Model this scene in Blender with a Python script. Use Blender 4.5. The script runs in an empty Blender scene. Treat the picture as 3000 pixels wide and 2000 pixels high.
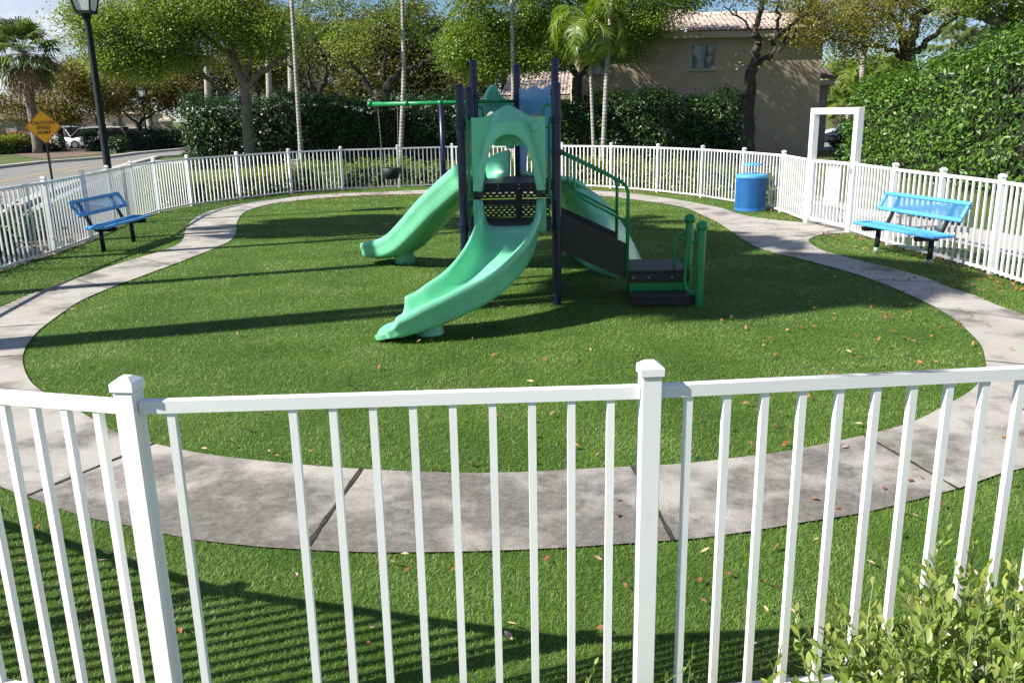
import bpy, math, random
import numpy as np
from mathutils import Vector, Matrix
from mathutils.geometry import delaunay_2d_cdt
random.seed(7); RNG = np.random.default_rng(11)
S = bpy.context.scene
COL = S.collection
V = Vector
# ------------------------------------------------------------------ camera model (measured from the photograph)
F, PITCH, ROLL, H = 2486.5, 0.2620085, 0.019402, 2.0667
def _dir(x, y):
    u = (x-1500)/F; v = (y-1000)/F; cr, sr = math.cos(ROLL), math.sin(ROLL)
    u, v = u*cr-v*sr, u*sr+v*cr
    c, s = math.cos(PITCH), math.sin(PITCH)
    return (u, c-v*s, -s-v*c)
def at(x, y, Y):                       # point seen at photo position x, y at distance Y
    d = _dir(x, y); t = Y/d[1]
    return V((d[0]*t, Y, H+d[2]*t))
def gp(x, y, z=0.0):                   # point of the ground seen at x, y
    d = _dir(x, y); t = (z-H)/d[2]
    return V((d[0]*t, d[1]*t, z))
cam = bpy.data.cameras.new('camera'); co = bpy.data.objects.new('camera', cam); COL.objects.link(co)
cam.sensor_fit = 'HORIZONTAL'; cam.sensor_width = 36; cam.lens = F/3000*36; cam.clip_start = 0.05; cam.clip_end = 2000
c, s, cr, sr = math.cos(PITCH), math.sin(PITCH), math.cos(ROLL), math.sin(ROLL)
fw = V((0, c, -s)); up0 = V((0, s, c)); rt0 = V((1, 0, 0))
R_ = rt0*cr-up0*sr; U_ = rt0*sr+up0*cr
co.matrix_world = Matrix(((R_.x, U_.x, -fw.x, 0), (R_.y, U_.y, -fw.y, 0), (R_.z, U_.z, -fw.z, H), (0, 0, 0, 1)))
S.camera = co
# ------------------------------------------------------------------ materials
def nmat(name):
    m = bpy.data.materials.new(name); m.use_nodes = True; nt = m.node_tree
    return m, nt, nt.nodes['Principled BSDF']
def N(nt, t, **kw):
    n = nt.nodes.new(t)
    for k, v in kw.items():
        if k in n.inputs: n.inputs[k].default_value = v
        else: setattr(n, k, v)
    return n
def ramp(nt, stops, fac, interp='LINEAR'):
    r = nt.nodes.new('ShaderNodeValToRGB'); e = r.color_ramp.elements; r.color_ramp.interpolation = interp
    while len(e) < len(stops): e.new(0.5)
    for i, (p, c_) in enumerate(stops): e[i].position = p; e[i].color = (*c_, 1)
    nt.links.new(fac, r.inputs['Fac']); return r.outputs['Color']
def noise(nt, scale, detail=4, rough=.55, vec='Object', stretch=None):
    tc = nt.nodes.new('ShaderNodeTexCoord'); o = tc.outputs[vec]
    if vec == 'World': pass
    if stretch:
        mp = N(nt, 'ShaderNodeMapping'); mp.inputs['Scale'].default_value = stretch; nt.links.new(o, mp.inputs['Vector']); o = mp.outputs['Vector']
    n = N(nt, 'ShaderNodeTexNoise', Scale=scale, Detail=detail, Roughness=rough); nt.links.new(o, n.inputs['Vector'])
    return n.outputs['Fac']
def bump(nt, p, h, strength=.3, dist=.01):
    b = N(nt, 'ShaderNodeBump', Strength=strength, Distance=dist); nt.links.new(h, b.inputs['Height']); nt.links.new(b.outputs['Normal'], p.inputs['Normal'])
def mat(name, col, rough=.5, var=.12, scale=6, bmp=0, bscale=60, metal=0, spec=.5, coat=0):
    m, nt, p = nmat(name)
    lo = tuple(max(0, x*(1-var)) for x in col); hi = tuple(min(1, x*(1+var)) for x in col)
    nt.links.new(ramp(nt, [(.3, lo), (.7, hi)], noise(nt, scale)), p.inputs['Base Color'])
    p.inputs['Roughness'].default_value = rough; p.inputs['Metallic'].default_value = metal
    p.inputs['Specular IOR Level'].default_value = spec; p.inputs['Coat Weight'].default_value = coat
    if bmp: bump(nt, p, noise(nt, bscale, 3), bmp, .01)
    return m
def leafmat(name, cols, rough=.4, trans=.3, spec=.5, clump=0.0):
    m, nt, p = nmat(name)
    g = nt.nodes.new('ShaderNodeNewGeometry'); f = g.outputs['Random Per Island']
    k = len(cols)
    if clump:
        mx = N(nt, 'ShaderNodeMath', operation='MULTIPLY_ADD'); nt.links.new(noise(nt, clump, 2), mx.inputs[0]); mx.inputs[1].default_value = 2.0
        m2 = N(nt, 'ShaderNodeMath', operation='MULTIPLY'); nt.links.new(f, m2.inputs[0]); m2.inputs[1].default_value = .5
        m3 = N(nt, 'ShaderNodeMath', operation='SUBTRACT'); nt.links.new(m2.outputs[0], m3.inputs[0]); m3.inputs[1].default_value = .75
        nt.links.new(m3.outputs[0], mx.inputs[2]); f = mx.outputs[0]
    colr = ramp(nt, [(i/(k-1), c_) for i, c_ in enumerate(cols)], f)
    nt.links.new(colr, p.inputs['Base Color']); p.inputs['Roughness'].default_value = rough; p.inputs['Specular IOR Level'].default_value = spec
    t = N(nt, 'ShaderNodeBsdfTranslucent')
    hs = N(nt, 'ShaderNodeHueSaturation', Value=1.7, Saturation=1.1); nt.links.new(colr, hs.inputs['Color']); nt.links.new(hs.outputs[0], t.inputs['Color'])
    mx = N(nt, 'ShaderNodeMixShader'); mx.inputs[0].default_value = trans
    nt.links.new(p.outputs[0], mx.inputs[1]); nt.links.new(t.outputs[0], mx.inputs[2]); nt.links.new(mx.outputs[0], nt.nodes['Material Output'].inputs['Surface'])
    return m
M = {}
M['white'] = mat('white_powder_coat', (.82, .82, .815), .40, .03, 2.5)
def dirty_white():
    m = M['white']; nt = m.node_tree; p = nt.nodes['Principled BSDF']; src = p.inputs['Base Color'].links[0].from_socket
    g = N(nt, 'ShaderNodeNewGeometry'); sx = N(nt, 'ShaderNodeSeparateXYZ'); nt.links.new(g.outputs['Position'], sx.inputs[0])
    mr = N(nt, 'ShaderNodeMapRange'); nt.links.new(sx.outputs['Z'], mr.inputs['Value'])
    for k, v_ in zip(('From Min', 'From Max', 'To Min', 'To Max'), (.02, .22, .55, 0)): mr.inputs[k].default_value = v_
    r = ramp(nt, [(.35, (.2, .2, .2)), (.65, (1, 1, 1))], noise(nt, 14, 5, .7))
    a = N(nt, 'ShaderNodeMath', operation='MULTIPLY'); nt.links.new(mr.outputs[0], a.inputs[0]); nt.links.new(r, a.inputs[1])
    st = ramp(nt, [(.60, (0, 0, 0)), (.80, (.22, .22, .22))], noise(nt, 1, 5, .7, stretch=(26, 26, 2.2)))
    b = N(nt, 'ShaderNodeMath', operation='MAXIMUM'); nt.links.new(a.outputs[0], b.inputs[0]); nt.links.new(st, b.inputs[1])
    mx = N(nt, 'ShaderNodeMix', data_type='RGBA'); nt.links.new(b.outputs[0], mx.inputs[0]); nt.links.new(src, mx.inputs[6]); mx.inputs[7].default_value = (.36, .33, .28, 1)
    nt.links.new(mx.outputs[2], p.inputs['Base Color'])
dirty_white()
M['navy'] = mat('navy_paint', (.008, .013, .045), .35, .25, 5)
M['green'] = mat('green_paint', (.010, .23, .07), .3, .15, 6)
M['mint'] = mat('mint_plastic', (.18, .585, .35), .30, .12, 3.5, coat=.2)
M['blue'] = mat('blue_coating', (.085, .34, .68), .42, .12, 5)
M['bluepanel'] = mat('blue_panel', (.15, .34, .60), .4, .08, 4)
M['dkdeck'] = mat('brown_deck_coating', (.026, .021, .024), .45, .2, 20)
M['brown'] = mat('brown_panel', (.030, .020, .018), .5, .2, 10)
M['black'] = mat('black_metal', (.006, .012, .011), .6, .2, 6, spec=.25)
M['grey'] = mat('grey_metal', (.30, .31, .31), .45, .1, 8, metal=.3)
M['rubber'] = mat('black_rubber', (.012, .012, .013), .6, .2, 20)
M['chain'] = mat('galvanised_chain', (.35, .35, .36), .4, .2, 40, metal=.8)
M['bark'] = mat('bark', (.165, .14, .115), .9, .5, 5, .9, 14)
M['darkbark'] = mat('dark_bark', (.042, .034, .028), .9, .5, 5, .9, 14)
M['soil'] = mat('dark_soil', (.025, .02, .015), .95, .4, 12, .5, 40)
M['stucco'] = mat('beige_stucco', (.42, .34, .265), .9, .10, 1.2, .25, 60)
M['stuccod'] = mat('shaded_stucco', (.27, .24, .215), .9, .08, 1.2, .2, 60)  # darker stucco copy: shade on wing and far building put into the colour
M['pink'] = mat('pale_pink_stucco', (.62, .47, .38), .9, .06, 1)
M['fascia'] = mat('cream_fascia', (.42, .37, .28), .7, .06, 3)
M['asphalt'] = mat('asphalt', (.19, .185, .175), .9, .15, .8, .3, 90)
M['kerb'] = mat('kerb_concrete', (.42, .40, .37), .9, .15, 1.5, .2, 60)
M['walk'] = mat('pale_walk_concrete', (.40, .375, .345), .9, .15, 1.2, .2, 70)
M['yellow'] = mat('worn_yellow_paint', (.36, .26, .12), .8, .3, 3)
M['mulch'] = mat('brown_mulch', (.15, .105, .08), .95, .5, 9, .8, 40)
M['dirt'] = mat('joint_dirt', (.03, .025, .018), .95, .6, 30, .5, 90)
M['carwhite'] = mat('white_car_paint', (.75, .76, .78), .25, .03, 2, coat=.6)
M['carblue'] = mat('blue_car_paint', (.03, .07, .22), .25, .06, 2, coat=.6)
M['carred'] = mat('red_car_paint', (.5, .03, .03), .25, .06, 2, coat=.6)
M['glassdark'] = mat('dark_glass', (.02, .025, .03), .08, .2, 2, spec=.8)
M['signorange'] = mat('orange_sign_sheet', (.95, .40, .006), .45, .05, 2)
M['signblack'] = mat('black_sign_paint', (.012, .010, .008), .5, .1, 4)
M['lampglass'] = mat('frosted_lamp_glass', (.66, .66, .68), .3, .04, 3)
M['stone'] = mat('grey_stone', (.3, .28, .26), .9, .3, 40, .5, 60)
M['rooftile'] = mat('terracotta_tile', (.48, .385, .345), .85, .32, 2.2, .3, 50)
M['roofdark'] = mat('shaded_tile', (.12, .085, .075), .85, .35, 3, .3, 50)  # darker tile copy, shade on the wing and far roof kept in the colour
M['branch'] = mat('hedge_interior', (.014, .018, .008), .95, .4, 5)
M['stem'] = mat('green_stem', (.16, .19, .085), .6, .2, 20)
M['straw'] = mat('dry_frond', (.25, .17, .09), .9, .35, 8)
M['window'] = mat('window_pane', (.12, .15, .15), .06, .3, 1.5, spec=.9)
def palmbark():
    m, nt, p = nmat('ringed_palm_trunk')
    tc = N(nt, 'ShaderNodeTexCoord'); w = N(nt, 'ShaderNodeTexWave', Scale=2.6, Distortion=2.0, Detail=2); w.bands_direction = 'Z'
    nt.links.new(tc.outputs['Object'], w.inputs['Vector'])
    a = ramp(nt, [(.0, (.24, .22, .195)), (.18, (.36, .34, .31)), (1, (.42, .40, .37))], w.outputs['Fac'])
    b = ramp(nt, [(.35, (.55, .5, .45)), (.65, (1, 1, 1))], noise(nt, 4, 5))
    mx = N(nt, 'ShaderNodeMix', data_type='RGBA', blend_type='MULTIPLY'); mx.inputs[0].default_value = .8
    nt.links.new(a, mx.inputs[6]); nt.links.new(b, mx.inputs[7]); nt.links.new(mx.outputs[2], p.inputs['Base Color']); p.inputs['Roughness'].default_value = .85
    bump(nt, p, w.outputs['Fac'], .5, .02); return m
M['palm'] = palmbark()
def concrete():
    m, nt, p = nmat('weathered_concrete')
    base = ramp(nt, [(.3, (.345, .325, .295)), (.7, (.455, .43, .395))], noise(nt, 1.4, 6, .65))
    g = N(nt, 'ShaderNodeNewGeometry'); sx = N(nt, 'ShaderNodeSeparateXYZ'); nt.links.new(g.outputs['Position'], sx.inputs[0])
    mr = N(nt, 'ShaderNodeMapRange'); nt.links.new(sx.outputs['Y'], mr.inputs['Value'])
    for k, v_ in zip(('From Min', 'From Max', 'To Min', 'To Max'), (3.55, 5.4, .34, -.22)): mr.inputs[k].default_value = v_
    def add(a, b, op='ADD'):
        n = N(nt, 'ShaderNodeMath', operation=op); n.use_clamp = False
        for i, q in enumerate((a, b)):
            if hasattr(q, 'default_value') or hasattr(q, 'is_linked'): nt.links.new(q, n.inputs[i])
            else: n.inputs[i].default_value = q
        return n.outputs[0]
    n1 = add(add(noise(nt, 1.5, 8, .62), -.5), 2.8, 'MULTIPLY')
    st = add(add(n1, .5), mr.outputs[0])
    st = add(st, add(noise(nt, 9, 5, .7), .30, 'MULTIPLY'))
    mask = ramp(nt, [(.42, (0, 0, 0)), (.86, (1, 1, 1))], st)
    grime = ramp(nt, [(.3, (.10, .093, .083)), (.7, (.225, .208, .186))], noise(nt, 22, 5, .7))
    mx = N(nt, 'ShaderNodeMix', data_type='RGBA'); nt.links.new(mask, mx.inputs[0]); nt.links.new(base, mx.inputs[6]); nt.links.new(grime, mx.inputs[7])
    sp = ramp(nt, [(.42, (.62, .6, .56)), (.55, (1, 1, 1))], noise(nt, 130, 2))
    m2 = N(nt, 'ShaderNodeMix', data_type='RGBA', blend_type='MULTIPLY'); m2.inputs[0].default_value = .75
    nt.links.new(mx.outputs[2], m2.inputs[6]); nt.links.new(sp, m2.inputs[7])
    nt.links.new(m2.outputs[2], p.inputs['Base Color']); p.inputs['Roughness'].default_value = .92
    bump(nt, p, noise(nt, 160, 3), .35, .004); return m
M['concrete'] = concrete()
def whiterail():
    m, nt, p = nmat('white_rail_with_mildew')
    g = N(nt, 'ShaderNodeNewGeometry'); sx = N(nt, 'ShaderNodeSeparateXYZ'); nt.links.new(g.outputs['Position'], sx.inputs[0])
    nz = N(nt, 'ShaderNodeSeparateXYZ'); nt.links.new(g.outputs['Normal'], nz.inputs[0])
    mr = N(nt, 'ShaderNodeMapRange'); mr.interpolation_type = 'SMOOTHSTEP'; nt.links.new(sx.outputs['X'], mr.inputs['Value'])
    for k, v_ in zip(('From Min', 'From Max', 'To Min', 'To Max'), (.62, 1.3, 0, 1)): mr.inputs[k].default_value = v_
    mr2 = N(nt, 'ShaderNodeMapRange'); mr2.interpolation_type = 'SMOOTHSTEP'; nt.links.new(sx.outputs['X'], mr2.inputs['Value'])
    for k, v_ in zip(('From Min', 'From Max', 'To Min', 'To Max'), (1.35, 1.62, 1, 0)): mr2.inputs[k].default_value = v_
    a = N(nt, 'ShaderNodeMath', operation='MULTIPLY'); nt.links.new(mr.outputs[0], a.inputs[0]); nt.links.new(mr2.outputs[0], a.inputs[1])
    b = N(nt, 'ShaderNodeMath', operation='MULTIPLY'); nt.links.new(a.outputs[0], b.inputs[0])
    gz = N(nt, 'ShaderNodeMath', operation='GREATER_THAN'); nt.links.new(nz.outputs['Z'], gz.inputs[0]); gz.inputs[1].default_value = .5; nt.links.new(gz.outputs[0], b.inputs[1])
    n = noise(nt, 1, 5, .7, stretch=(9, 60, 60)); r = ramp(nt, [(.30, (0, 0, 0)), (.52, (1, 1, 1))], n)
    d = N(nt, 'ShaderNodeMath', operation='MULTIPLY'); nt.links.new(b.outputs[0], d.inputs[0]); nt.links.new(r, d.inputs[1])
    base = ramp(nt, [(.3, (.78, .78, .78)), (.7, (.82, .82, .82))], noise(nt, 3))
    mx = N(nt, 'ShaderNodeMix', data_type='RGBA'); nt.links.new(d.outputs[0], mx.inputs[0]); nt.links.new(base, mx.inputs[6]); mx.inputs[7].default_value = (.10, .10, .11, 1)
    nt.links.new(mx.outputs[2], p.inputs['Base Color']); p.inputs['Roughness'].default_value = .4; return m
M['rail'] = whiterail()
def turfbase():
    m, nt, p = nmat('turf_backing')
    c1 = ramp(nt, [(.3, (.040, .095, .008)), (.7, (.080, .160, .018))], noise(nt, 260, 3, .7))
    c2 = ramp(nt, [(.3, (.78, .8, .75)), (.7, (1.1, 1.1, 1.1))], noise(nt, 1.2, 4))
    mx = N(nt, 'ShaderNodeMix', data_type='RGBA', blend_type='MULTIPLY'); mx.inputs[0].default_value = 1
    nt.links.new(c1, mx.inputs[6]); nt.links.new(c2, mx.inputs[7]); nt.links.new(mx.outputs[2], p.inputs['Base Color'])
    p.inputs['Roughness'].default_value = .8; bump(nt, p, noise(nt, 300, 2), .8, .02); return m
M['turf'] = turfbase()
def lawnm():
    m, nt, p = nmat('lawn')
    c1 = ramp(nt, [(.3, (.055, .095, .018)), (.7, (.115, .155, .035))], noise(nt, 14, 6, .75))
    c2 = ramp(nt, [(.35, (.75, .8, .7)), (.65, (1.15, 1.1, 1.0))], noise(nt, .35, 4))
    mx = N(nt, 'ShaderNodeMix', data_type='RGBA', blend_type='MULTIPLY'); mx.inputs[0].default_value = 1
    nt.links.new(c1, mx.inputs[6]); nt.links.new(c2, mx.inputs[7]); nt.links.new(mx.outputs[2], p.inputs['Base Color'])
    p.inputs['Roughness'].default_value = .9; bump(nt, p, noise(nt, 40, 4), .8, .05); return m
M['lawn'] = lawnm()
M['blade'] = leafmat('turf_blade', [(.068, .146, .014), (.112, .212, .022), (.162, .268, .042), (.27, .355, .11)], .46, .30, .36, clump=1.1)
M['oak'] = leafmat('oak_leaf', [(.10, .145, .022), (.165, .225, .036), (.25, .31, .06), (.18, .19, .04)], .45, .40)
M['oakgreen'] = leafmat('bright_oak_leaf', [(.085, .14, .020), (.15, .22, .034), (.22, .295, .055)], .4, .40)
M['olive'] = leafmat('olive_leaf', [(.13, .14, .022), (.20, .20, .035), (.27, .24, .055)], .5, .38)
M['autumn'] = leafmat('rusty_leaf', [(.13, .095, .028), (.18, .125, .032), (.145, .145, .034), (.085, .105, .024)], .5, .35)
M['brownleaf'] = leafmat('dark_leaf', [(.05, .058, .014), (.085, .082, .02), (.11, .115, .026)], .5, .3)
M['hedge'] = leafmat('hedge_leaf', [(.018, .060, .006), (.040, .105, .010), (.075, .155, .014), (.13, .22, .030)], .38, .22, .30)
M['darkhedge'] = leafmat('dark_hedge_leaf', [(.010, .036, .006), (.021, .060, .009), (.038, .090, .012)], .36, .12, .38)  # tree shade on the back hedges put into a darker leaf colour
M['shrub'] = leafmat('yellow_green_leaf', [(.09, .135, .018), (.18, .225, .03), (.28, .31, .05)], .4, .35)
M['lowhedge'] = leafmat('low_hedge_leaf', [(.012, .03, .008), (.024, .05, .012)], .5, .12)
M['palmleaf'] = leafmat('palm_leaflet', [(.075, .14, .012), (.14, .21, .02), (.21, .26, .045)], .38, .35, .55)
M['sabal'] = leafmat('fan_palm_leaf', [(.06, .10, .02), (.105, .15, .032), (.17, .19, .06)], .45, .25)
M['silver'] = leafmat('grey_green_leaf', [(.13, .20, .035), (.20, .28, .045), (.28, .33, .10), (.33, .38, .07)], .42, .38)
M['dryleaf'] = leafmat('dry_leaf', [(.26, .06, .015), (.42, .13, .03), (.34, .19, .09), (.52, .36, .20)], .5, .15)
M['litter'] = leafmat('leaf_litter_leaf', [(.20, .055, .015), (.33, .11, .03), (.30, .18, .09)], .6, .1)
# ------------------------------------------------------------------ mesh building
BASE = {}
def link_mesh(name, v, f, m, parent=None, smooth=False, local=False):
    me = bpy.data.meshes.new(name)
    o = bpy.data.objects.new(name, me); COL.objects.link(o)
    v = np.asarray(v, np.float64).reshape(-1, 3)
    if parent is not None:
        o.parent = parent
        b = BASE.get(parent.name, V((0, 0, 0))); BASE[o.name] = b
        if not local: v = v-np.array(b)
    if isinstance(f, np.ndarray):
        nf, k = f.shape
        me.vertices.add(len(v)); me.vertices.foreach_set('co', v.astype(np.float32).ravel())
        me.loops.add(nf*k); me.loops.foreach_set('vertex_index', f.astype(np.int32).ravel())
        me.polygons.add(nf); me.polygons.foreach_set('loop_start', np.arange(0, nf*k, k, dtype=np.int32))
        me.update(calc_edges=True)
    else:
        me.from_pydata(v.tolist(), [], f); me.update()
    if smooth:
        me.polygons.foreach_set('use_smooth', np.ones(len(me.polygons), bool))
        if smooth == 'auto':
            try: me.set_sharp_from_angle(angle=math.radians(40))
            except Exception: pass
    me.materials.append(m)
    return o
class MB:
    def __init__(s): s.v = []; s.f = []
    def add(s, v, f):
        o = len(s.v); s.v += [tuple(q) for q in v]; s.f += [tuple(i+o for i in q) for q in f]; return s
    def hexa(s, p):                    # 8 corners: bottom 4 ccw, top 4 ccw
        return s.add(p, [(3, 2, 1, 0), (4, 5, 6, 7), (0, 1, 5, 4), (1, 2, 6, 5), (2, 3, 7, 6), (3, 0, 4, 7)])
    def box(s, c_, d, rz=0, bev=0):
        cx, cy, cz = c_; x, y, z = d[0]/2, d[1]/2, d[2]/2; ca, sa = math.cos(rz), math.sin(rz)
        P = lambda a, b, e: (cx+a*ca-b*sa, cy+a*sa+b*ca, cz+e)
        if not bev:
            return s.hexa([P(-x, -y, -z), P(x, -y, -z), P(x, y, -z), P(-x, y, -z), P(-x, -y, z), P(x, -y, z), P(x, y, z), P(-x, y, z)])
        b = min(bev, x*.9, y*.9, z*.9); rings = []
        for zz, i in ((-z, b), (-z+b, 0), (z-b, 0), (z, b)):
            X, Y = x-i, y-i; k = b*.6
            rings.append([P(-X+k, -Y, zz), P(X-k, -Y, zz), P(X, -Y+k, zz), P(X, Y-k, zz), P(X-k, Y, zz), P(-X+k, Y, zz), P(-X, Y-k, zz), P(-X, -Y+k, zz)])
        return s.rings(rings)
    def rings(s, rings, cap=True):
        n = len(rings[0]); o = len(s.v)
        for r in rings: s.v += [tuple(q) for q in r]
        for i in range(len(rings)-1):
            for j in range(n):
                k = (j+1) % n; s.f.append((o+i*n+j, o+i*n+k, o+(i+1)*n+k, o+(i+1)*n+j))
        if cap:
            s.f.append(tuple(o+j for j in range(n-1, -1, -1))); e = o+(len(rings)-1)*n; s.f.append(tuple(e+j for j in range(n)))
        return s
    def bar(s, a, b, w, h, up=V((0, 0, 1))):   # rectangular bar from a to b
        a, b = V(a), V(b); t = (b-a).normalized(); l = t.cross(up)
        if l.length < 1e-4: l = t.cross(V((0, 1, 0)))
        l.normalize(); u = l.cross(t); l *= w/2; u *= h/2
        return s.hexa([a-l-u, a+l-u, b+l-u, b-l-u, a-l+u, a+l+u, b+l+u, b-l+u])
    def tube(s, pts, r, n=10, cap=True):
        pts = [V(p) for p in pts]; m = len(pts)
        rs = r if hasattr(r, '__len__') else [r]*m
        T = [(pts[min(i+1, m-1)]-pts[max(i-1, 0)]).normalized() for i in range(m)]
        up = V((0, 0, 1)) if abs(T[0].z) < .9 else V((1, 0, 0))
        l = T[0].cross(up).normalized(); rings = []
        for i in range(m):
            l = (l-T[i]*l.dot(T[i])).normalized(); u = T[i].cross(l)
            rings.append([pts[i]+(l*math.cos(2*math.pi*k/n)+u*math.sin(2*math.pi*k/n))*rs[i] for k in range(n)])
        return s.rings(rings, cap)
    def lathe(s, c_, prof, n=20):      # prof: (radius, z)
        c_ = V(c_)
        return s.rings([[c_+V((r*math.cos(2*math.pi*k/n), r*math.sin(2*math.pi*k/n), z)) for k in range(n)] for r, z in prof])
    def build(s, name, m, parent=None, smooth=False, local=False):
        return link_mesh(name, s.v, s.f, m, parent, smooth, local)
def arc(a, b, c_, n=6):                # rounded corner at b between a and c
    a, b, c_ = V(a), V(b), V(c_)
    return [(a*(1-t)+b*t)*(1-t)+(b*(1-t)+c_*t)*t for t in [i/n for i in range(n+1)]]
def fillet(pts, r=.08, n=5):
    pts = [V(p) for p in pts]; out = [pts[0]]
    for i in range(1, len(pts)-1):
        a, b, c_ = pts[i-1], pts[i], pts[i+1]
        ra = min(r, (a-b).length*.45); rc = min(r, (c_-b).length*.45)
        out += arc(b+(a-b).normalized()*ra, b, b+(c_-b).normalized()*rc, n)
    return out+[pts[-1]]
def smoothpath(pts, n=8):              # Catmull-Rom
    pts = [V(p) for p in pts]; P = [pts[0]*2-pts[1]]+pts+[pts[-1]*2-pts[-2]]; out = []
    for i in range(1, len(P)-2):
        a, b, c_, d = P[i-1:i+3]
        for k in range(n):
            t = k/n; out.append(.5*((2*b)+(c_-a)*t+(2*a-5*b+4*c_-d)*t*t+(3*b-a-3*c_+d)*t**3))
    return out+[pts[-1]]
def tag(o, label, cat, group=None, kind=None):
    if label: o['label'] = label
    if cat: o['category'] = cat
    if group: o['group'] = group
    if kind: o['kind'] = kind
    return o
def thing(name, loc, label, cat, group=None, rz=0):
    o = bpy.data.objects.new(name, None); COL.objects.link(o); o.location = loc; o.rotation_euler.z = rz; o.empty_display_size = .2
    BASE[o.name] = V((0, 0, 0)) if rz else V(loc)
    return tag(o, label, cat, group)
def structure(o): o['kind'] = 'structure'; return o
def copy_tree(o, parent=None):
    c_ = o.copy(); COL.objects.link(c_); c_.parent = parent
    for ch in o.children: copy_tree(ch, c_)
    return c_
def inside(px, py, poly):
    r = np.zeros(px.shape, bool); n = len(poly)
    for i in range(n):
        x1, y1 = poly[i][0], poly[i][1]; x2, y2 = poly[(i+1) % n][0], poly[(i+1) % n][1]
        if y1 == y2: continue
        k = ((y1 > py) != (y2 > py)) & (px < (x2-x1)*(py-y1)/(y2-y1)+x1); r ^= k
    return r
def sheet(name, poly, z, m, hole=None, parent=None):
    pts = [V((p[0], p[1])) for p in poly]; n = len(pts); edges = [(i, (i+1) % n) for i in range(n)]
    if hole:
        k = len(hole); pts += [V((p[0], p[1])) for p in hole]; edges += [(n+i, n+(i+1) % k) for i in range(k)]
    vs, es, fs, *_ = delaunay_2d_cdt(pts, edges, [], 1 if not hole else 2 if False else 0, 1e-6)
    va = np.array([(q.x, q.y) for q in vs]); keep = []
    cen = np.array([va[list(f)].mean(0) for f in fs])
    ok = inside(cen[:, 0], cen[:, 1], poly)
    if hole: ok &= ~inside(cen[:, 0], cen[:, 1], hole)
    keep = [tuple(f) for f, k in zip(fs, ok) if k]
    o = link_mesh(name, [(q.x, q.y, z) for q in vs], keep, m, parent)
    bm = o.data
    # every face upward
    import bmesh
    b = bmesh.new(); b.from_mesh(bm); bmesh.ops.recalc_face_normals(b, faces=b.faces)
    for f in b.faces:
        if f.normal.z < 0: f.normal_flip()
    b.to_mesh(bm); b.free(); return o
def unit(a): return a/np.maximum(np.linalg.norm(a, axis=1, keepdims=True), 1e-9)
def leaves(cen, size, width=.45, up=.35, fold=.25, jit=.35, droop=0.0, outward=None):
    """leaf blades folded along the midrib, two triangles each"""
    n = len(cen); sz = size*(1+jit*RNG.uniform(-1, 1, (n, 1)))
    nor = RNG.normal(size=(n, 3)); nor[:, 2] = np.abs(nor[:, 2])+up
    if outward is not None: nor = unit(nor)*.75+outward
    nor = unit(nor); d = RNG.normal(size=(n, 3)); d[:, 2] -= droop
    d = unit(d-nor*np.sum(d*nor, 1, keepdims=True)); l = np.cross(nor, d)
    a = cen-d*sz*.5; b = cen+d*sz*.5; w = sz*width*.5
    p1 = cen+l*w+nor*w*fold-d*sz*.06; p2 = cen-l*w+nor*w*fold-d*sz*.06
    v = np.stack([a, p1, b, p2], 1).reshape(-1, 3); i = np.arange(n)[:, None]*4
    f = np.concatenate([i+np.array([[0, 2, 1]]), i+np.array([[0, 3, 2]])], 1).reshape(-1, 3)
    return v, f
# ------------------------------------------------------------------ world and sun
AZ, EL = math.radians(19), math.radians(39)         # shadows fall towards AZ (from +X to +Y)
sun = bpy.data.lights.new('sun', 'SUN'); so = bpy.data.objects.new('sun', sun); COL.objects.link(so)
sun.energy = 5.0; sun.angle = math.radians(.53); sun.color = (1, .95, .86)
sd = V((math.cos(AZ)*math.cos(EL), math.sin(AZ)*math.cos(EL), -math.sin(EL)))
so.rotation_euler = sd.to_track_quat('-Z', 'Y').to_euler(); so.location = (-30, -10, 30)
w = bpy.data.worlds.new('World'); S.world = w; w.use_nodes = True; nt = w.node_tree; bg = nt.nodes['Background']
sky = N(nt, 'ShaderNodeTexSky'); sky.sky_type = 'NISHITA'; sky.sun_disc = False; sky.sun_elevation = EL
sky.sun_rotation = math.atan2(-math.cos(AZ), -math.sin(AZ)) % (2*math.pi); sky.air_density = 1.0; sky.dust_density = .05; sky.ozone_density = 3.0
tc = N(nt, 'ShaderNodeTexCoord'); mp = N(nt, 'ShaderNodeMapping'); mp.inputs['Scale'].default_value = (2.2, 2.2, 6.0); mp.inputs['Location'].default_value = (.7, .1, 1.1)
nt.links.new(tc.outputs['Generated'], mp.inputs['Vector'])
cn = N(nt, 'ShaderNodeTexNoise', Scale=1.6, Detail=7, Roughness=.55); nt.links.new(mp.outputs[0], cn.inputs['Vector'])
cf = ramp(nt, [(.50, (0, 0, 0)), (.68, (.9, .9, .9))], cn.outputs['Fac'])
mx = N(nt, 'ShaderNodeMix', data_type='RGBA'); nt.links.new(cf, mx.inputs[0]); nt.links.new(sky.outputs[0], mx.inputs[6]); mx.inputs[7].default_value = (10.5, 9.6, 8.7, 1)
tn = N(nt, 'ShaderNodeMix', data_type='RGBA', blend_type='MULTIPLY'); tn.inputs[0].default_value = 1; tn.inputs[7].default_value = (.88, 1.0, 1.22, 1); nt.links.new(mx.outputs[2], tn.inputs[6])
nt.links.new(tn.outputs[2], bg.inputs['Color']); bg.inputs['Strength'].default_value = .050
S.view_settings.view_transform = 'Standard'; S.view_settings.look = 'None'; S.view_settings.exposure = .97; S.view_settings.gamma = 1
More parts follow.
